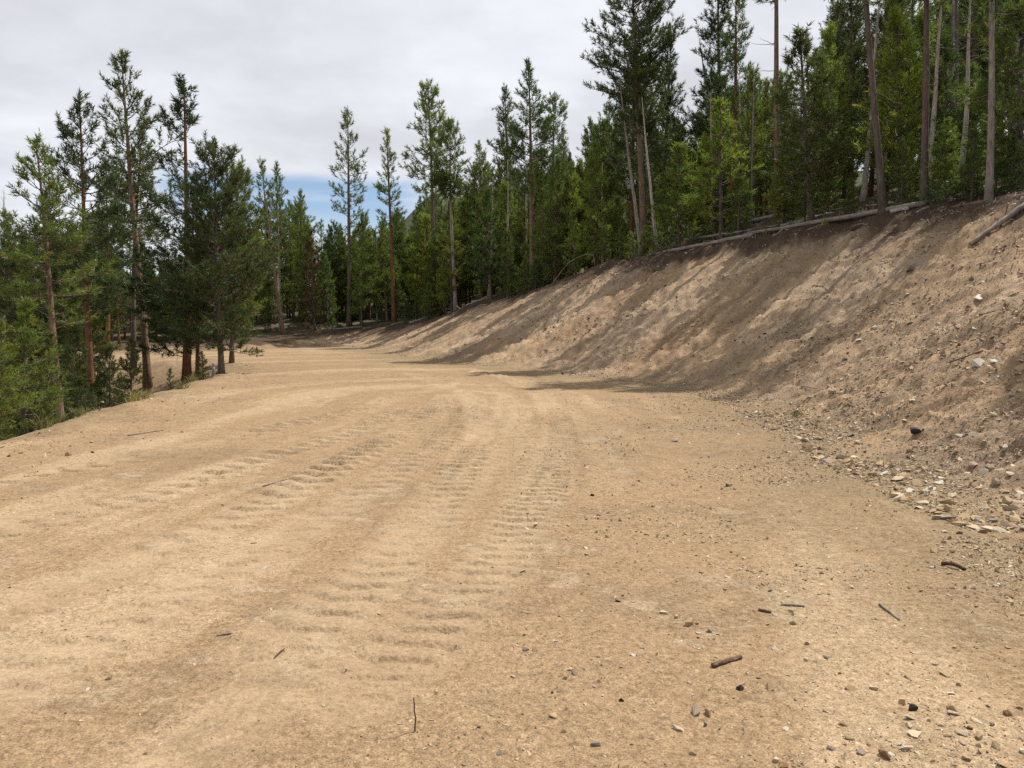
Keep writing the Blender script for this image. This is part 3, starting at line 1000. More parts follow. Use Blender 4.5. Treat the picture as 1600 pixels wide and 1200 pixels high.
tree_px('tall1', rim_at(1380, 0.15), (1332, -440), 'curved grey brown trunk rooted in the bank edge, running out of frame', thick=0.68, bark='bark_grey')
tree_px('tall3', rim_at(1444, 0.5), (1447, -450), 'straight dark trunk standing behind the end of the long log', thick=0.68, bark='bark_grey')
tree_px('thin2', rim_at(1545, 0.25), (1556, -420), 'slim pale grey trunk, last one before the frame edge', thick=0.68, bark='wood_dead')
tree_px('tall2', rim_at(1492, 6), (1494, -330), 'grey trunk set back between the straight dark trunk and the pale one', thick=0.68, bark='bark_grey')
tree_px('full1', rim_at(1330, 9), (1330, -60), 'dark pine filling the gap behind the curved trunk')
tree_px('young3', rim_at(1410, 3), (1400, 20), 'leafy green young pine between the curved and the straight dark trunk', widen=1.2, needles='needle_young', name='young_pine')
tree_px('young1', rim_at(1592, 1.6), (1602, -40), 'dense yellowish young pine hanging into the frame edge above the bank', widen=1.3, needles='needle', name='young_pine')
tree_px('young3', rim_at(1480, 3.2), (1476, 60), 'soft green young pine behind the shrub on the bank edge', widen=1.2, name='young_pine')
tree_px('small', rim_at(988, -0.35), (987, 366), 'small upright sapling on the bank edge before the great pine', name='pine_seedling', cat='seedling')
tree_px('small', rim_at(1022, -0.1), (1020, 384), 'low spreading sapling on the bank beside the small upright one', name='pine_seedling', cat='seedling', widen=1.5)

# --- the body of the forest
SKY_X = [-100, 0, 60, 130, 200, 260, 330, 400, 450, 500, 540, 600, 640, 700, 760, 800, 880, 930, 1000, 1080, 1110, 1200, 1250, 1350, 1700]
SKY_Y = [390, 380, 340, 330, 330, 375, 330, 310, 300, 335, 365, 335, 300, 285, 250, 225, 230, 180, 100, 200, 100, 100, 50, -80, -200]
MARKS = [(20, 'the frame-edge pines'), (75, 'the bright green pine'), (146, 'the straight orange trunk'), (210, 'the leaning pine'), (285, 'the short reddish trunk'),
         (346, 'the wide bushy pine'), (437, 'the curving tan trunk'), (492, 'the red dead pine'), (546, 'the dark thin trunk on the far rim'), (616, 'the orange brown trunk on the rim'),
         (660, 'the high tufted pine'), (708, 'the pine with the broom ball'), (765, 'the grey green pine'), (832, 'the tallest middle pine'), (885, 'the arched dead stem'),
         (945, 'the bare bank edge'), (1006, 'the great pine'), (1060, 'the conical young pine'), (1128, 'the yellow green young pine'), (1216, 'the straight pinkish trunk'),
         (1268, 'the dark leaning sapling'), (1330, 'the long log'), (1380, 'the curved trunk'), (1444, 'the straight dark trunk'), (1495, 'the leafy shrub'), (1545, 'the slim pale trunk'), (1600, 'the frame-edge shrub')]
LOOK = {'tall1': 'tall bare-stemmed pine', 'tall2': 'high-crowned pine', 'tall3': 'tall straight pine', 'thin1': 'thin pine', 'thin2': 'narrow spindly pine', 'full1': 'full dark pine',
        'full2': 'rounded green pine', 'full3': 'dark conical pine', 'young1': 'dense young pine', 'young2': 'slim young pine', 'young3': 'taller young pine', 'snag1': 'grey dead stem', 'snag2': 'white dead stem'}


def wording(k, px, off, zone=''):
    mark = min(MARKS, key=lambda m: abs(m[0] - px))[1]
    rel = 'close behind' if off < 2.5 else 'behind' if off < 6 else 'well back behind' if off < 12 else 'deep in the stand behind'
    return '%s %s%s %s' % (LOOK[k], zone, rel, mark)


def forest(n, px0, px1, off0, off1, kinds, hmin, hmax, group, name='pine_tree', cat='pine tree', seed=0, sep=0.7, widen=1.0, hollow=None):
    rg = np.random.default_rng(seed)
    made = 0
    for _ in range(n * 12):
        if made >= n:
            break
        px = px0 + (px1 - px0) * rg.random()
        off = off0 + (off1 - off0) * rg.random() ** 1.2
        b = spot(px, off) if hollow else rim_at(px, off)
        if hollow and b[2] > -1.2:
            continue
        if b[1] > 110 or min((b[0] - t[0]) ** 2 + (b[1] - t[1]) ** 2 for t in TREE_XY) < sep * sep:
            continue
        lim = top_z(b[1], np.interp(px, SKY_X, SKY_Y)) - b[2]
        if name == 'young_pine':
            h = min(hmin + (hmax - hmin) * rg.random(), lim * 0.95)
        else:
            h = np.clip(lim * (0.68 + 0.32 * rg.random()), 0, hmax)
        if h < hmin * 0.55:
            continue
        k = kinds[rg.integers(len(kinds))]
        plant(k, b, h, wording(k, px, off - (hollow or 0), 'in the hollow ' if hollow else 'low on the crest ' if hmax < 3 else ''), group, lean=0.03 * rg.standard_normal(), leany=0.03 * rg.standard_normal(),
              bark=['bark_tan', 'bark_grey', 'bark_red'][rg.integers(3)] if k[0] != 's' else None, name=name, cat=cat, widen=widen * (0.85 + 0.3 * rg.random()),
              needles=('needle_dark' if hollow and made % 3 else 'needle' if name == 'young_pine' and made % 3 == 0 else None) if k[0] != 's' else None)
        made += 1
    return made


TALL = ['tall1', 'tall2', 'tall3', 'thin1', 'thin2', 'full3', 'full2']
FULL = ['full1', 'full2', 'full3', 'tall3']
YOUNG = ['young1', 'young2', 'young3']
forest(7, -30, 185, 24, 31, FULL + ['thin1'], 5, 10, 'pines down in the hollow', seed=21, hollow=18, sep=1.0)
forest(18, -30, 190, 14, 31, YOUNG, 1.6, 3.6, 'young pines down in the hollow', 'young_pine', 'young pine', seed=22, hollow=13)
forest(44, -20, 390, 0.6, 18, FULL + ['thin1'], 6, 13, 'pines beyond the hollow', seed=1)
forest(42, -20, 390, 0.3, 9, YOUNG, 2.5, 5.5, 'young pines beyond the hollow', 'young_pine', 'young pine', seed=2, widen=1.15)
forest(42, 393, 734, 2.0, 24, TALL + ['full1', 'full2'], 7, 16, 'pines above the far bank', seed=3)
forest(48, 393, 734, 0.6, 9, YOUNG, 3.0, 7.5, 'young pines above the far bank', 'young_pine', 'young pine', seed=4, widen=1.05)
forest(46, 738, 974, 4.5, 28, TALL + ['full1', 'full2'], 7, 17, 'pines above the middle of the bank', seed=5)
forest(38, 738, 974, 0.9, 10, YOUNG, 3.0, 7.5, 'young pines above the middle of the bank', 'young_pine', 'young pine', seed=6, widen=1.0)
forest(50, 978, 1640, 6.0, 30, TALL + ['full1', 'full3', 'full1', 'full2'], 9, 18, 'pines above the near bank', seed=7)
forest(40, 978, 1640, 2.5, 15, YOUNG, 3.0, 7.5, 'young pines above the near bank', 'young_pine', 'young pine', seed=8, widen=1.0)
forest(34, 560, 1620, 0.15, 1.6, YOUNG, 0.9, 2.6, 'low young pines along the crest', 'young_pine', 'young pine', seed=31, widen=1.35, sep=0.5)
forest(22, 430, 1600, 0.8, 7, ['snag1', 'snag2', 'snag2'], 5, 10, 'dead stems among the pines', 'dead_tree', 'dead tree', seed=9)
# trees out of the picture to the right, whose shadows fall across the near bank
for k, (yy, off, kind, h) in enumerate([(14.2, 1.2, 'tall2', 12), (9.4, 1.2, 'tall3', 11.5), (15.6, 3.5, 'full3', 11), (5.4, 1.8, 'thin2', 12)]):
    x = 5.0 + 5.2 / 0.68 + BANK_W - 0.6 + off
    plant(kind, (x, yy, gz(x, yy)), h, 'tall pine standing past the frame edge above the near bank', 'pines past the frame edge above the near bank')


# ------------------------------------------------------------------ logs, sticks, stumps
def curve_points(P, n=9, wig=0.0, rg=None):
    P = np.array(P, float)
    t = np.linspace(0, 1, n)
    if len(P) == 2:
        out = P[0] + (P[1] - P[0]) * t[:, None]
    else:
        c = catmull(P, 6)
        s = np.linspace(0, len(c) - 1, n)
        out = np.stack([np.interp(s, range(len(c)), c[:, k]) for k in range(3)], 1)
    if wig:
        out[1:-1] += (rg or rng).standard_normal((n - 2, 3)) * wig
    return out


def make_log(name, label, cat, P, r0, r1, mat, group=None, stubs=0, seed=0, wig=0.01, sides=9):
    rg = np.random.default_rng(seed + 400)
    P = np.array(P, float)
    o0 = P[0].copy()
    pts = curve_points(P - o0, 10, wig, rg)
    q = Vector(P[-1] - o0).to_track_quat('Z', 'Y')
    pts = pts @ np.array(q.to_matrix())
    rad = np.linspace(r0, r1, 10) * (1 + 0.06 * rg.standard_normal(10))
    V, F = tubes([(pts, rad)], sides)
    me = np_mesh(name, V, F, M[mat], None, False)
    me.polygons.foreach_set('use_smooth', np.array([p.area < 1e9 and len(p.vertices) == 3 for p in me.polygons]))
    o = link(name, me, label=label, category=cat, group=group)
    o.location = o0
    o.rotation_euler = q.to_euler()
    for k in range(stubs):
        i = int(rg.integers(2, 9))
        d = rg.standard_normal(3); d = np.array(q.to_matrix()).T @ np.array([d[0], d[1], abs(d[2])]); d /= np.linalg.norm(d)
        L = r0 * (2 + 4 * rg.random())
        sv, sf = tubes([(np.array([pts[i], pts[i] + d * L * 0.6, pts[i] + d * L + 0.1 * L * rg.standard_normal(3)]), np.array([r0 * 0.3, r0 * 0.22, r0 * 0.1]))], 5)
        link('branch_stub', np_mesh('branch_stub', sv, sf, M[mat]), o)
    return o


def drape(pairs, r):
    """points on the land (px, off) -> axis points lying on it"""
    out = []
    for px, off in pairs:
        x, y, z = rim_at(px, off)
        out.append((x, y, z + r * 0.85))
    return out


make_log('fallen_log', 'long grey fallen log lying along the top of the bank', 'log', drape([(1168, -0.05), (1448, 0.45)], 0.11), 0.06, 0.10, 'wood_dead', stubs=4, seed=1)
make_log('fallen_log', 'thin grey log continuing the long log down towards the small sapling', 'log', drape([(1015, -0.05), (1175, -0.15)], 0.1), 0.06, 0.095, 'wood_dead', stubs=3, seed=2)
for k, (a, b, r) in enumerate([((1250, 1.2), (1345, 1.0), .07), ((1290, 2.0), (1400, 1.6), .06), ((1070, .5), (1160, .4), .06), ((1220, .5), (1300, .8), .05), ((1120, 1.0), (1235, 1.3), .08), ((1140, 1.6), (1240, 2.0), .07), ((1135, 2.3), (1215, 2.6), .09), ((1160, 3.0), (1300, 3.4), .07), ((1150, .55), (1225, .75), .06)]):
    make_log('fallen_log', 'pale log in the heap of parallel logs behind the long log', 'log', drape([a, b], r), r, r * 0.75, ['wood_white', 'wood_dead', 'wood_dead'][k % 3],
             group='heap of parallel logs above the bank', stubs=1, seed=10 + k)
make_log('fallen_log', 'short pale cut log lying between the curved and straight dark trunks', 'log', drape([(1392, 0.1), (1420, 0.2)], .07), .07, .065, 'wood_white', seed=20)
make_log('fallen_log', 'thin log leaning on the base of the curved trunk', 'log', drape([(1350, 0.35), (1376, 0.5)], .06), .06, .06, 'wood_dead', seed=21)
A, B = ground_at(1516, 386), ground_at(1612, 322)
make_log('fallen_log', 'long thin weathered pole lying down the face of the bank by the frame edge', 'log', [(A[0], A[1], A[2] + .05), (B[0], B[1], B[2] + .07)], .05, .075, 'wood_dead', stubs=1, seed=22)
make_log('fallen_log', 'dark broken log on the rim below the leafy shrub', 'log', drape([(1486, -0.1), (1540, 0.05)], .07), .05, .08, 'wood_brown', stubs=2, seed=23)
make_log('fallen_log', 'short broken pole sticking out of the rim under the straight dark trunk', 'log', drape([(1432, -0.35), (1452, 0.1)], .05), .045, .05, 'wood_dead', seed=24)
make_log('fallen_log', 'dark log along the rim beside the slim pale trunk', 'log', drape([(1560, 0.1), (1640, 0.3)], .07), .06, .08, 'bark_grey', seed=25)
# bent dead stick in the middle distance
b0 = rim_at(860, 0.2); b1 = rim_at(925, 0.3)
make_log('bent_stick', 'grey dead stem bent into an arch on the bank edge', 'dead stem', [(b0[0], b0[1], b0[2]), (b0[0] + .5, b0[1], b0[2] + .7), ((b0[0] + b1[0]) / 2 + .1, (b0[1] + b1[1]) / 2, b0[2] + 1.3), (b1[0], b1[1], b1[2] + .75), (b1[0] + .15, b1[1], b1[2])], .028, .02, 'wood_dead', seed=30, wig=0.005)
b2 = rim_at(878, 1.2)
make_log('dead_branch', 'straight pale branch leaning behind the arched stem', 'branch', [(b2[0] - .2, b2[1], b2[2] + 1.25), (b2[0] + .55, b2[1], b2[2] + .75)], .02, .03, 'wood_white', seed=31)
for k, (px, off, dx, dy) in enumerate([(728, .2, 1.6, 1.0), (742, .5, 1.5, .2), (700, .5, 1.7, .8), (658, .5, 1.6, .7), (640, .2, 1.2, .8), (520, .4, 2.0, .4), (765, .3, 1.5, .6)]):
    x, y, z = rim_at(px, off)
    make_log('fallen_log', 'pale slash log on the far rim below the broom pines', 'log', [(x, y, z + .06), (x + dx, y + dy, gz(x + dx, y + dy) + .1)], .05, .06, ['wood_white', 'wood_dead'][k % 2], group='slash logs on the far rim', stubs=1, seed=40 + k)
# root plate fingers by the pine with the broom
x, y, z = rim_at(714, 0.25)
make_log('exposed_root', 'pale bare root spreading down from the foot of the broom pine', 'root', [(x, y, z + .25), (x + .25, y - .3, z + .05), (x + .45, y - .6, gz(x + .45, y - .6))], .05, .02, 'wood_white', seed=50)
for k, (px, py) in enumerate([(1330, 372), (1345, 392), (1285, 385), (1548, 322), (1425, 322), (1240, 372), (1180, 375), (1572, 330)]):
    x, y, z = ground_at(px, py)
    q = np.random.default_rng(60 + k)
    L = 0.25 + 0.3 * q.random()
    make_log('exposed_root', 'pale broken root sticking out of the dark soil under the rim', 'root', [(x, y, z - .03), (x - .1 * L, y - .1, z + .35 * L), (x - .5 * L, y + .3 * L * q.standard_normal(), z + .2 * L)], .016, .008,
             ['wood_white', 'wood_dead'][k % 2], group='broken roots under the rim', seed=60 + k, sides=5)
for k in range(34):
    q = np.random.default_rng(800 + k)
    px = 560 + 1040 * q.random()
    x, y, z = rim_at(px, -0.7 + 1.6 * q.random())
    an = q.random() * 6.28; L = 0.35 + 0.9 * q.random()
    x2, y2 = x + L * math.cos(an), y + L * math.sin(an)
    mark = min(MARKS, key=lambda m: abs(m[0] - px))[1]
    make_log('dead_branch', '%s dead branch littering the rim near %s' % (['grey', 'pale', 'dark'][k % 3], mark), 'branch', [(x, y, z + .03), ((x + x2) / 2, (y + y2) / 2, (z + gz(x2, y2)) / 2 + .06 + .1 * q.random()), (x2, y2, gz(x2, y2) + .04)],
             .014 + .016 * q.random(), .008, ['wood_dead', 'wood_white', 'wood_brown'][k % 3], group='dead branches littering the rim', stubs=2, seed=800 + k, sides=5, wig=.02)
# slash in the hollow behind the leaning pine
for k, (px, py, ln, an) in enumerate([(110, 605, 1.6, .3), (122, 590, 2.0, -.25), (130, 612, 1.4, .9), (165, 606, 1.2, .1), (98, 592, 1.5, .5), (185, 596, 1.0, -.6)]):
    x, y, z = spot(px, 27.5 + 0.8 * k)
    x2, y2 = x + ln * math.cos(an), y + ln * math.sin(an)
    make_log('fallen_log', 'grey log in the slash pile down in the hollow', 'log', [(x, y, z + .12 + .08 * (k % 3)), (x2, y2, gz(x2, y2) + .15 + .1 * (k % 2))], .07, .05, ['wood_dead', 'wood_white', 'wood_brown'][k % 3], group='slash logs in the hollow', stubs=1, seed=70 + k)
# stump post at the lip
x, y, z = ground_at(333, 590)
make_log('stump', 'short thin broken stump beside the bushy pine at the road edge', 'stump', [(x, y, z - .05), (x + .01, y, z + .42)], .055, .045, 'wood_dead', seed=80)


def stick_px(label, p0, p1, r, mat='wood_brown', up=0.0, bendy=0.0, name='stick', stubs=0, seed=0):
    a, b = ground_at(*p0), ground_at(*p1)
    m = [(a[0] + b[0]) / 2, (a[1] + b[1]) / 2, (a[2] + b[2]) / 2 + r * 0.8 + bendy]
    return make_log(name, label, 'stick', [(a[0], a[1], a[2] + r * 0.75), m, (b[0], b[1], b[2] + r * 0.75 + up)], r, r * 0.85, mat, seed=seed, wig=r * 0.12, sides=8, stubs=stubs)


stick_px('thick brown stick on the pale patch of the road', (1113, 1046), (1158, 1030), 0.0125, 'wood_brown', seed=90)
stick_px('short dark stick touching a small pale stone', (1185, 954), (1205, 961), 0.0085, 'wood_brown', seed=91)
stick_px('thin pale curved stick beyond the short dark stick', (1220, 947), (1257, 951), 0.006, 'wood_dead', seed=92, bendy=0.004)
stick_px('thin grey stick pointing towards the camera at the stony side of the road', (1374, 946), (1405, 972), 0.0075, 'wood_dead', seed=93)
stick_px('dark crooked stick with a raised end near the foot of the bank', (1472, 884), (1508, 892), 0.014, 'twig', bendy=0.014, seed=94, stubs=2)
stick_px('thin twig lying in the cleat marks', (410, 761), (448, 750), 0.005, 'twig', seed=95, stubs=1)
stick_px('thin long twig lying on the road near the lip', (200, 682), (255, 673), 0.008, 'twig', seed=96)
stick_px('thin long stick half way up the bank face', (1482, 568), (1536, 552), 0.012, 'wood_brown', seed=97)
stick_px('pale thin stick at the foot of the bank beside the shadow', (712, 548), (728, 556), 0.018, 'wood_white', seed=98)
stick_px('small brown stick at the foot of the stones on the bank', (1252, 606), (1300, 612), 0.010, 'wood_dead', seed=99)
stick_px('small grey driftwood chip lying in the smooth rut', (340, 997), (361, 994), 0.005, 'wood_dead', seed=100)
stick_px('dark curved bark sliver in the pale rut', (428, 1030), (445, 1021), 0.0035, 'wood_brown', seed=101, bendy=.006)
stick_px('small black twig in the middle of the road', (392, 850), (401, 849), 0.004, 'twig', seed=102)
a = ground_at(648, 1143)
make_log('upright_twig', 'thin dark twig standing upright in the dirt', 'twig', [(a[0], a[1], a[2] - .02), (a[0] + .002, a[1], a[2] + .06), (a[0] - .003, a[1], a[2] + .138)], .0034, .0022, 'twig', seed=103, wig=.0012, sides=7)


# ------------------------------------------------------------------ stones
def rock_mesh(name, seed, n=16, flat=0.65, bevel=0.0):
    rg = np.random.default_rng(seed)
    bm = bmesh.new()
    p = rg.standard_normal((n, 3)); p /= np.linalg.norm(p, axis=1)[:, None]
    p *= (0.75 + 0.25 * rg.random((n, 1))) * np.array([1.0, 0.6 + 0.35 * rg.random(), flat * (0.7 + 0.5 * rg.random())])
    for q in p:
        bm.verts.new(q)
    res = bmesh.ops.convex_hull(bm, input=bm.verts)
    bmesh.ops.delete(bm, geom=[v for v in bm.verts if not v.link_faces], context='VERTS')
    if bevel:
        bmesh.ops.bevel(bm, geom=list(bm.edges), offset=bevel, segments=2, profile=0.5, affect='EDGES')
    bmesh.ops.triangulate(bm, faces=bm.faces)
    bmesh.ops.recalc_face_normals(bm, faces=bm.faces)
    me = bpy.data.meshes.new(name)
    bm.to_mesh(me); bm.free()
    return me


ROCK_SHAPES = [rock_mesh('rock', 500 + k, [11, 13, 15, 18][k % 4], [0.5, 0.65, 0.85, 0.6][k % 4]) for k in range(12)]
ROCK_ROUND = [rock_mesh('rock', 540 + k, 16, 0.8, 0.07) for k in range(4)]
ROCK_VAR = {}
PAL = {'pale': (0.426, 0.352, 0.251), 'white': (0.459, 0.418, 0.354), 'tan': (0.340, 0.250, 0.150), 'grey': (0.216, 0.187, 0.157), 'pink': (0.339, 0.245, 0.193), 'dark': (0.049, 0.041, 0.037), 'brown': (0.164, 0.102, 0.057)}


def rock(x, y, z, size, colr, label, group=None, shape=None, rot=None, round_=False, sc=(1, 1, 1), sink=0.32, cat='rock', name='rock'):
    pool = ROCK_ROUND if round_ else ROCK_SHAPES
    i = int(rng.integers(len(pool))) if shape is None else shape % len(pool)
    key = (round_, i, colr)
    if key not in ROCK_VAR:
        me = pool[i].copy()
        me.materials.clear(); me.materials.append(M['stone_' + colr])
        ROCK_VAR[key] = me
    o = link(name, ROCK_VAR[key], label=label, category=cat, group=group)
    zs = [v.co.z for v in pool[i].vertices]
    o.location = (x, y, z - min(zs) * size * sc[2] * (1 - 2 * sink) * 1.0)
    o.scale = (size * sc[0], size * sc[1], size * sc[2])
    o.rotation_euler = (0.2 * rng.standard_normal(), 0.2 * rng.standard_normal(), rng.random() * 6.28) if rot is None else rot
    return o


def rock_px(px, py, wpx, colr, label, **kw):
    x, y, z = ground_at(px, py)
    d = y * CP
    return rock(x, y, z, 0.5 * wpx / FPX * d * 1.05, colr, label, **kw)


R0 = (0, 0, 0)
rock_px(1427, 1112, 25, 'dark', 'black rounded stone near the bottom corner', round_=True, shape=0, sc=(1, .9, 1.0))
rock_px(1490, 1111, 30, 'tan', 'largest brown stone beside the black stone', round_=True, shape=1, sc=(1, 1, 1.0))
rock_px(1575, 1118, 18, 'brown', 'brown rounded stone close to the frame edge', round_=True, shape=2)
rock_px(1593, 1108, 16, 'tan', 'tan stone cut by the frame edge above the brown rounded one', round_=True, shape=3)
rock_px(1470, 1135, 20, 'pale', 'yellowish stone just below the largest brown stone', round_=True, shape=1, sc=(1, 1, .7))
rock_px(1532, 1156, 26, 'pale', 'low pale stone at the bottom corner by the frame edge', shape=4)
rock_px(1514, 1142, 14, 'brown', 'small brown stone between the yellowish and low pale stones', shape=5)
rock_px(1550, 1137, 13, 'grey', 'small grey stone above the low pale stone', round_=True, shape=0)
rock_px(1485, 1085, 24, 'white', 'flat white chip behind the largest brown stone', shape=0, sc=(1, 1, .35))
rock_px(1157, 1078, 17, 'dark', 'small charred stone under the thick brown stick', round_=True, shape=2)
rock_px(1186, 1064, 12, 'dark', 'short charcoal splinter on the white patch', shape=3, sc=(1, .4, .5))
rock_px(1078, 979, 24, 'tan', 'tan wedge stone leading a small cluster on the road', shape=6)
rock_px(1092, 991, 20, 'pale', 'long pale chip just under the tan wedge stone', shape=0, sc=(1, .5, .7))
rock_px(1091, 999, 13, 'brown', 'small brown chip at the near end of the wedge cluster', shape=4)
rock_px(1109, 989, 13, 'grey', 'small grey stone at the side of the wedge cluster', shape=2)
rock_px(1087, 1121, 22, 'pale', 'blocky pale stone with a dark face in the bottom cluster', shape=2, sc=(1, 1, 1.3))
rock_px(1060, 1140, 26, 'pale', 'flat pale slab in front of the blocky pale stone', shape=1, sc=(1, 1, .5))
rock_px(1107, 1116, 13, 'tan', 'small tan stone beside the blocky pale stone', round_=True, shape=3)
rock_px(1102, 1136, 12, 'grey', 'upright grey chip in the bottom cluster', shape=5, sc=(.7, .7, 1.6))
rock_px(930, 1165, 22, 'grey', 'grey brown stone alone near the bottom edge', shape=7)
rock_px(1018, 1155, 16, 'tan', 'tilted brown chip before the flat pale slab', shape=8)
rock_px(1082, 1178, 16, 'tan', 'rounded tan stone at the bottom below the cluster', round_=True, shape=2)
rock_px(1227, 1141, 20, 'white', 'lone white chip right of the bottom cluster', shape=0, sc=(1, 1, .45))
rock_px(966, 941, 13, 'dark', 'small black stone in the middle of the road', shape=4)
rock_px(822, 1016, 13, 'grey', 'dark grey pebble below the end of the cleat track', round_=True, shape=1)
rock_px(897, 1057, 14, 'grey', 'dark grey stone under the flat white chip on the road', round_=True, shape=3)
rock_px(992, 1028, 28, 'white', 'flat white chip pressed into the road', shape=0, sc=(1, .6, .25))
rock_px(863, 1085, 9, 'dark', 'tiny black stone between the grey pebbles', shape=3)
rock_px(971, 1096, 11, 'dark', 'tiny black stone above the grey brown stone', shape=6)
rock_px(802, 1060, 13, 'pale', 'pale chip left of the dark grey stone', shape=9, sc=(1, 1, .6))
rock_px(780, 1183, 14, 'grey', 'grey stone at the bottom edge below the track', shape=10)
rock_px(790, 1137, 14, 'pale', 'thin pale chip above the bottom grey stone', shape=1, sc=(1, .6, .4))
rock_px(170, 1066, 14, 'pale', 'pale chip with a shadow on the smooth rut', shape=2, sc=(1, 1, .7))
rock_px(137, 1081, 17, 'white', 'flat pale chip next to the smooth rut chip', shape=0, sc=(1, .7, .45))
rock_px(414, 888, 20, 'white', 'bluish white long chip in the middle rut', shape=0, sc=(1, .5, .4))
rock_px(14, 920, 14, 'white', 'white chip at the far edge of the frame on the road', shape=1, sc=(1, .8, .5))
rock_px(345, 1103, 12, 'tan', 'small tan chip in the pale rut', shape=3, sc=(1, .6, .6))
rock_px(1430, 678, 30, 'dark', 'dark crumbly clod of soil at the foot of the bank', shape=11, sc=(1.0, .8, .75), sink=.15)
rock_px(1197, 660, 9, 'dark', 'small dark lump where the road meets the bank', shape=3)
rock_px(1555, 757, 30, 'pale', 'broad flat tan slab low on the bank by the frame edge', shape=5, sc=(1, .8, .55))
rock_px(1570, 704, 18, 'white', 'white angular rock on the bank above the broad slab', shape=6)
rock_px(1530, 572, 28, 'white', 'largest white rock half way up the bank', shape=2, sc=(1, .9, .7))
rock_px(1552, 568, 16, 'white', 'white rock right beside the largest white rock', shape=9)
rock_px(1528, 468, 30, 'white', 'pale slab high on the bank by the frame edge', shape=4, sc=(1, .8, .5))
rock_px(1366, 514, 14, 'white', 'white stone at the edge of the shaded strip on the bank', shape=7)
rock_px(1341, 534, 13, 'white', 'pale stone just below the shaded strip', shape=8)
rock_px(1424, 422, 26, 'grey', 'dark grey rock high in the shaded part of the bank', shape=10, sc=(1, .8, .6))
rock_px(1340, 357, 26, 'grey', 'dark flat rock lodged in the soil under the rim', shape=1, sc=(1, .8, .6))
rock_px(1476, 832, 26, 'pale', 'pale slab among stones at the foot of the bank', shape=0, sc=(1, .7, .5))
rock_px(1536, 832, 17, 'tan', 'tan blocky stone at the foot of the bank', shape=2)
rock_px(1500, 834, 14, 'dark', 'dark stone behind the pale slab at the foot of the bank', shape=3)
rock_px(1584, 806, 16, 'white', 'white rock at the foot of the bank by the frame edge', shape=6)
rock_px(1418, 910, 13, 'tan', 'tan stone above the grey stick', shape=8)
rock_px(1578, 933, 20, 'brown', 'flat brown stone at the frame edge below the bank', shape=1, sc=(1, .8, .5))
rock_px(1257, 922, 14, 'tan', 'tan wedge just beyond the pale curved stick', shape=4)
rock_px(1211, 962, 11, 'white', 'small pale stone at the end of the short dark stick', shape=9)
rock_px(1235, 958, 13, 'pale', 'pale rounded stone under the pale curved stick', round_=True, shape=1)
rock_px(1240, 978, 15, 'tan', 'tan stone in front of the pale rounded one', shape=6)
rock_px(1199, 978, 15, 'pale', 'thin pale flake beside the tan stone', shape=0, sc=(1, .8, .3))
rock_px(1260, 1036, 14, 'pale', 'pale stone in the strung out gravel patch', round_=True, shape=0)
rock_px(1290, 1030, 20, 'grey', 'long grey chip in the strung out gravel patch', shape=1, sc=(1, .4, .5))
rock_px(1137, 760, 10, 'dark', 'dark stone beside the pale scraped patch', shape=2)
rock_px(1033, 757, 12, 'grey', 'grey stone on the pale scraped patch in the road', shape=3)
rock_px(998, 752, 9, 'dark', 'dark pebble near the grey stone in the road', shape=4)
rock_px(925, 775, 9, 'dark', 'dark pebble at the side of the cleat track', shape=5)
rock_px(1055, 690, 16, 'grey', 'grey stone just in front of the tree shadow', shape=1, sc=(1, .6, .5))
HAND = 68


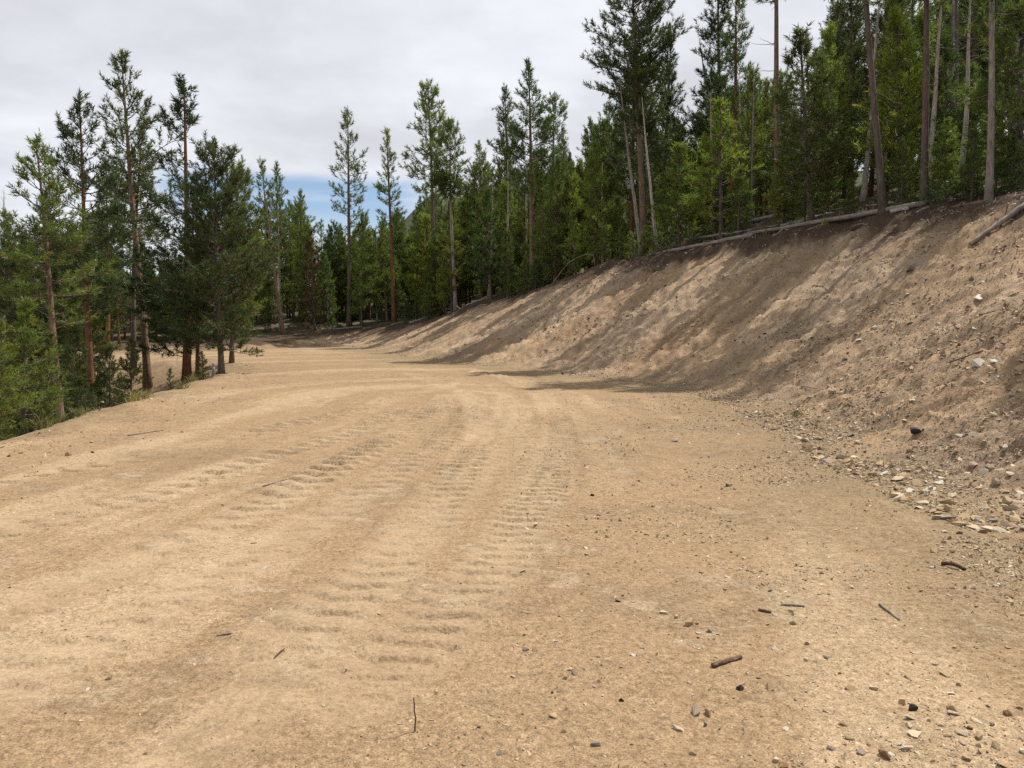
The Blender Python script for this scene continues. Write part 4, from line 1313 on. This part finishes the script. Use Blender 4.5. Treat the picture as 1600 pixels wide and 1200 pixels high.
def scatter():
    """loose stones: the biggest to the eye become rocks of their own, the rest one mass of gravel"""
    rg = np.random.default_rng(77)
    X, Y = [], []
    S = []

    def add(n, x0, x1, y0, y1, s0, s1, pw, weight):
        # more tries near the camera
        u = rg.random(n)
        y = y0 * (y1 / y0) ** u if y0 > 0 else y0 + (y1 - y0) * u
        x = x0 + (x1 - x0) * rg.random(n)
        _, i = land(x, y, False)
        w = weight(i, x, y)
        k = rg.random(n) < w
        s = np.minimum(s0 * (rg.random(n) + 1e-6) ** (-1 / pw), s1)
        X.append(x[k]); Y.append(y[k]); S.append(s[k])
    cl = lambda x, y: np.clip(0.35 + 0.9 * fbm(x * 0.8, y * 0.8, 3, 130), 0.03, 1)
    # bank
    add(420000, 1, 18, 6, 45, 0.0130, 0.085, 2.3, lambda i, x, y: np.where((i['do'] > -0.9) & (i['do'] < i['bw'] - 0.1), np.maximum(cl(x, y), 0.35) * (0.5 + 0.6 * sstep(30, 10, y)), 0))
    add(60000, -14, 6, 24, 52, 0.026, 0.13, 2.4, lambda i, x, y: np.where((i['do'] > -0.5) & (i['do'] < i['bw']), 0.6 * cl(x, y), 0))
    # foot of the bank and stony side of the road
    add(300000, 0.0, 6, 2.4, 22, 0.0052, 0.034, 2.3, lambda i, x, y: np.where((i['do'] < 0.2) & (i['di'] < 0), np.clip(1.5 * cl(x, y) ** 1.6, 0, 1) * sstep(-4.6, -0.4, i['do']) ** 1.0 + 0.04, 0))
    add(40000, -2, 6.5, 5, 26, 0.0075, 0.045, 2.5, lambda i, x, y: np.where((i['do'] < 0.4) & (i['di'] < 0), np.clip(cl(x, y) * 1.2, 0.1, 1) * sstep(-2.6, -0.2, i['do']), 0))
    # running surface
    add(90000, -6, 3.0, 2.4, 16, 0.0045, 0.018, 2.8, lambda i, x, y: np.where((i['do'] < -2) & (i['di'] < -0.5), 0.04 + 0.7 * np.clip(fbm(x * 0.7, y * 0.7, 3, 131), 0, 1) ** 1.5, 0))
    # lip
    add(45000, -16, -4, 7, 40, 0.011, 0.06, 2.5, lambda i, x, y: np.where((i['do'] < -1) & (i['di'] < 2.5), cl(x, y) * sstep(-3.2, -0.2, i['di']), 0))
    x, y, s = np.concatenate(X), np.concatenate(Y), np.concatenate(S)
    z, i = land(x, y)
    s = s * np.where(i['do'] < 0, 1.0, 0.75 + 0.25 * np.clip(i['do'] / 3.0, 0, 1))
    d = y * CP
    ppx = s * 2 * 768 / d                       # size in the scored picture
    px = 800 + FPX * x / d
    keep = (ppx > 0.95) & (px > -30) & (px < 1640)
    x, y, z, s, ppx = x[keep], y[keep], z[keep], s[keep], ppx[keep]
    do, di, bwk = i['do'][keep], i['di'][keep], i['bw'][keep]
    onbank = do > 0.1
    names = ['pale', 'white', 'tan', 'grey', 'pink', 'brown', 'dark']
    pr_b = [0.30, 0.09, 0.36, 0.07, 0.10, 0.075, 0.005]
    pr_r = [0.32, 0.04, 0.54, 0.035, 0.025, 0.037, 0.003]
    cu = rg.random(len(x))
    ci = np.where(onbank, np.searchsorted(np.cumsum(pr_b), cu), np.searchsorted(np.cumsum(pr_r), cu)).clip(0, 6)
    order = np.argsort(-ppx)
    big = order[:300 - HAND]
    words = {'pale': 'pale buff', 'white': 'whitish', 'tan': 'tan', 'grey': 'grey', 'pink': 'pinkish', 'brown': 'rusty brown', 'dark': 'blackish'}
    for k in big:
        cn = names[ci[k]]
        pxk = 800 + FPX * x[k] / (y[k] * CP)
        if onbank[k]:
            tt_ = do[k] / bwk[k]
            lb = 'loose %s rock %s on the bank %s' % (words[cn], 'low' if tt_ < 0.3 else 'half way up' if tt_ < 0.62 else 'high',
                                                     'by the frame edge' if pxk > 1480 else 'below the slim pale trunk' if pxk > 1380 else 'below the curved trunk' if pxk > 1250 else 'below the long log' if pxk > 1080 else 'towards the far bend')
            gp = '%s rocks on the bank' % words[cn]
        elif di[k] > -3.5:
            lb, gp = '%s stone along the lip of the road %s' % (words[cn], 'by the frame edge' if pxk < 180 else 'by the leaning pine'), '%s stones on the lip' % words[cn]
        else:
            lb = '%s stone on the road %s, %s' % (words[cn], 'at the bottom' if y[k] < 3.4 else 'by the sticks' if y[k] < 4.4 else 'beyond the sticks' if y[k] < 7 else 'below the bank',
                                                  'by the frame edge' if pxk > 1420 else 'on the stony side' if pxk > 1150 else 'right of the tracks' if pxk > 820 else 'among the tracks')
            gp = '%s stones on the road' % words[cn]
        rock(x[k], y[k], z[k], s[k], cn, lb, gp, sc=(1, 0.7 + 0.5 * rg.random(), 0.5 + 0.4 * rg.random()))
    rest = order[300 - HAND:]
    # gravel mass from a few angular chips
    vs, fs, cs, base = [], [], [], 0
    chips = []
    for k in range(10):
        me = rock_mesh('chip', 600 + k, 7 - k % 2, [0.4, 0.6, 0.8][k % 3])
        v = np.array([p.co[:] for p in me.vertices]); f = np.array([list(p.vertices) for p in me.polygons])
        chips.append((v, f)); bpy.data.meshes.remove(me)
    pick = rg.integers(0, 10, len(rest))
    for k in range(10):
        idx = rest[pick == k]
        v, f = chips[k]
        n = len(idx)
        a = rg.random(n) * 6.283; t1 = 0.35 * rg.standard_normal(n)
        ca, sa, ct, st_ = np.cos(a), np.sin(a), np.cos(t1), np.sin(t1)
        sx = s[idx]; sy = s[idx] * (0.7 + 0.5 * rg.random(n)); sz = s[idx] * (0.5 + 0.45 * rg.random(n))
        p = v[None] * np.stack([sx, sy, sz], 1)[:, None, :]
        p = np.stack([p[..., 0] * ct[:, None] - p[..., 2] * st_[:, None], p[..., 1], p[..., 0] * st_[:, None] + p[..., 2] * ct[:, None]], -1)
        p = np.stack([p[..., 0] * ca[:, None] - p[..., 1] * sa[:, None], p[..., 0] * sa[:, None] + p[..., 1] * ca[:, None], p[..., 2]], -1)
        p += np.stack([x[idx], y[idx], z[idx] + 0.10 * sz], 1)[:, None, :]
        vs.append(p.reshape(-1, 3))
        fs.append((f[None] + (np.arange(n) * len(v))[:, None, None]).reshape(-1, 3) + base)
        base += n * len(v)
        cc = np.array([PAL[names[q]] for q in ci[idx]]).reshape(-1, 3) * (0.75 + 0.45 * rg.random((n, 1)))
        cs.append(np.repeat(cc, len(v), axis=0))
    me = np_mesh('gravel', np.vstack(vs), np.vstack(fs), M['gravel'], np.vstack(cs), False)
    link('gravel', me, kind='stuff', label='loose gravel and stone chips strewn over the bank and road edges', category='gravel')
    print('GRAVEL', len(rest), 'tris', len(me.polygons))


scatter()

# stones of the slash pile in the hollow
for k in range(12):
    x, y, z = spot(95 + 80 * rng.random(), 28 + 5 * rng.random())
    rock(x, y, z, 0.12 + 0.14 * rng.random(), ['pale', 'white', 'pale'][k % 3], 'pale boulder among the slash down in the hollow', 'boulders in the hollow')


# ------------------------------------------------------------------ shrubs and weeds
def shrub_mesh(seed, n, rx, rz, leaf):
    rg = np.random.default_rng(seed)
    v = rg.standard_normal((n, 3)); v /= np.linalg.norm(v, axis=1)[:, None]
    r = 0.35 + 0.65 * rg.random((n, 1)) ** 0.5
    p = v * r * np.array([rx, rx, rz]); p[:, 2] = np.abs(p[:, 2]) + 0.05 * rz
    p[:, :2] *= (1 + 0.3 * np.sin(5 * np.arctan2(p[:, 1], p[:, 0])))[:, None]
    d = v + 0.7 * rg.standard_normal((n, 3)) + np.array([0, 0, .4]); d /= np.linalg.norm(d, axis=1)[:, None]
    s = np.cross(d, rg.standard_normal((n, 3))); s /= np.linalg.norm(s, axis=1)[:, None]
    L = leaf * (0.6 + 0.8 * rg.random((n, 1)))
    V = np.stack([p, p + d * L * .5 + s * L * .3, p + d * L, p + d * L * .5 - s * L * .3], 1).reshape(-1, 3)
    F = np.arange(len(V)).reshape(-1, 4)
    g = 0.7 + 0.6 * rg.random((n, 1))
    c = np.repeat(np.hstack([g * (0.9 + 0.3 * rg.random((n, 1))), g, g * 0.9]), 4, axis=0)
    stems = []
    for k in range(9):
        q = p[rg.integers(n)]
        stems.append((np.array([[0, 0, -0.05], q * 0.5 + np.array([0, 0, .05]), q]), np.array([.012, .008, .003])))
    sv, sf = tubes(stems, 4)
    return np_mesh('foliage', V, F, M['leaf'], c), np_mesh('stems', sv, sf, M['limb'])


SHR = [shrub_mesh(700, 900, 0.7, 0.75, 0.075), shrub_mesh(701, 700, 0.6, 0.5, 0.07), shrub_mesh(702, 500, 0.5, 0.45, 0.07)]


def shrub(b, s, label, k, group=None, name='shrub', cat='shrub'):
    o = link(name, None, label=label, category=cat, group=group)
    o.location = b; o.scale = (s, s, s); o.rotation_euler = (0, 0, rng.random() * 6.28)
    c = link('foliage', SHR[k][0], o)
    c = link('stems', SHR[k][1], o)


shrub(rim_at(1478, 0.25), 0.95, 'leafy bright green shrub on the rim right of the straight dark trunk', 0)
shrub(rim_at(1510, 0.5), 1.0, 'leafy shrub on the rim between the bright shrub and the slim pale trunk', 1)
shrub(rim_at(1575, 0.7), 1.0, 'leafy shrub on the rim past the slim pale trunk', 2)
shrub(rim_at(1005, -0.2), 0.35, 'low clump of green leaves on the bank under the small sapling', 2)
shrub(rim_at(1090, 0.35), 0.7, 'low green shrub behind the thin grey log', 1)
for k in range(22):
    px = 470 + 830 * rng.random()
    shrub(rim_at(px, 0.4 + 5 * rng.random()), 0.5 + 0.5 * rng.random(), '%s green shrub in the undergrowth near %s' % (['tall leafy', 'broad', 'low'][k % 3], min(MARKS, key=lambda m: abs(m[0] - px))[1]), k % 3, 'low shrubs behind the rim')
for k in range(9):
    shrub(spot(10 + 130 * rng.random(), 19 + 9 * rng.random()), 0.6 + 0.4 * rng.random(), 'low green shrub in the hollow below the road', k % 3, 'low shrubs in the hollow')
for px, py, s, lb in [(1325, 637, .16, 'small green weed growing at the foot of the bank'), (1245, 650, .2, 'dull green weed where the bank meets the road'), (1302, 618, .15, 'tiny green weed among stones low on the bank'), (853, 552, .2, 'small green weed on the far shaded bank')]:
    shrub(ground_at(px, py), s, lb, 2, name='weed', cat='weed')



def grass_mesh(seed, n, h):
    rg = np.random.default_rng(seed)
    p = np.zeros((n, 3)); p[:, :2] = rg.standard_normal((n, 2)) * h * 0.22
    d = np.stack([rg.standard_normal(n) * 0.45, rg.standard_normal(n) * 0.45, np.ones(n)], 1)
    d /= np.linalg.norm(d, axis=1)[:, None]
    sd = np.cross(d, rg.standard_normal((n, 3))); sd /= np.linalg.norm(sd, axis=1)[:, None]
    L = h * (0.5 + 0.7 * rg.random((n, 1)))
    m = p + d * L * 0.6
    tip = p + d * L + np.stack([d[:, 0] * 0.35, d[:, 1] * 0.35, -0.1 * np.ones(n)], 1) * L
    w = 0.004 + 0.004 * rg.random((n, 1))
    V = np.stack([p - sd * w, p + sd * w, m + sd * w * 0.8, m - sd * w * 0.8, tip], 1)
    F = np.array([[0, 1, 2], [0, 2, 3], [3, 2, 4]])
    V[:, :2, 2] -= 0.02
    F = (F[None] + (np.arange(n) * 5)[:, None, None]).reshape(-1, 3)
    g = 0.75 + 0.5 * rg.random((n, 1))
    return np_mesh('grass_tuft', V.reshape(-1, 3), F, M['straw'], np.repeat(np.hstack([g, g, g]), 5, axis=0))


M['straw'] = needle_material('straw', (0.20, 0.18, 0.075), 0.25)
GRASS = [grass_mesh(900 + k, 46, 0.28) for k in range(4)]
for k in range(46):
    q = np.random.default_rng(950 + k)
    if k < 26:
        Y = 11.5 + 18 * q.random()
        x = float(np.interp(Y, LIP[:37, 1], LIP[:37, 0])) - 1.1 + 1.3 * q.random()
        b = (x, Y, gz(x, Y))
        px = project(*b)[0]
        lb = 'dry grass tuft on the road lip near %s' % min(MARKS, key=lambda m: abs(m[0] - px))[1]
        gp = 'grass tufts on the lip'
    else:
        px = 520 + 1060 * q.random()
        b = rim_at(px, -0.3 + 0.9 * q.random())
        lb = 'dry grass tuft on the rim near %s' % min(MARKS, key=lambda m: abs(m[0] - px))[1]
        gp = 'grass tufts on the rim'
    o = link('grass_tuft', GRASS[k % 4], label=lb, category='grass tuft', group=gp)
    o.location = b
    o.scale = [0.6 + 0.7 * q.random()] * 3
    o.rotation_euler = (0, 0, q.random() * 6.28)


# ------------------------------------------------------------------ tell like-labelled trees and stones apart by their order
def order_labels():
    sets = {}
    for o in COL.objects:
        if o.parent is None and 'label' in o and 'category' in o:
            sets.setdefault(o['label'], []).append(o)
    for lb, os_ in list(sets.items()):
        if len(os_) > 9 and 'st' in lb and len(lb.split()) <= 11:
            os_.sort(key=lambda o: o.scale[0])
            sets[lb] = []
            sets['smaller ' + lb], sets['larger ' + lb] = os_[:len(os_) // 2], os_[len(os_) // 2:]
            for w in ('smaller ', 'larger '):
                for o in sets[w + lb]:
                    o['label'] = w + lb
    for lb, os_ in sets.items():
        if len(os_) < 2:
            continue
        os_.sort(key=lambda o: project(*o.location)[0])
        n = len(os_)
        words_ = len(lb.split())
        if n == 2 and words_ <= 14:
            tags = ['left one', 'right one']
        elif n == 3 and words_ <= 14:
            tags = ['left one', 'middle one', 'right one']
        elif n <= 12 and words_ <= 12:
            tags = ['%s from the left' % w for w in ('first', 'second', 'third', 'fourth', 'fifth', 'sixth', 'seventh', 'eighth', 'ninth', 'tenth', 'eleventh', 'twelfth')[:n]]
        else:
            continue
        for o, t in zip(os_, tags):
            o['label'] = lb + ', ' + t


order_labels()
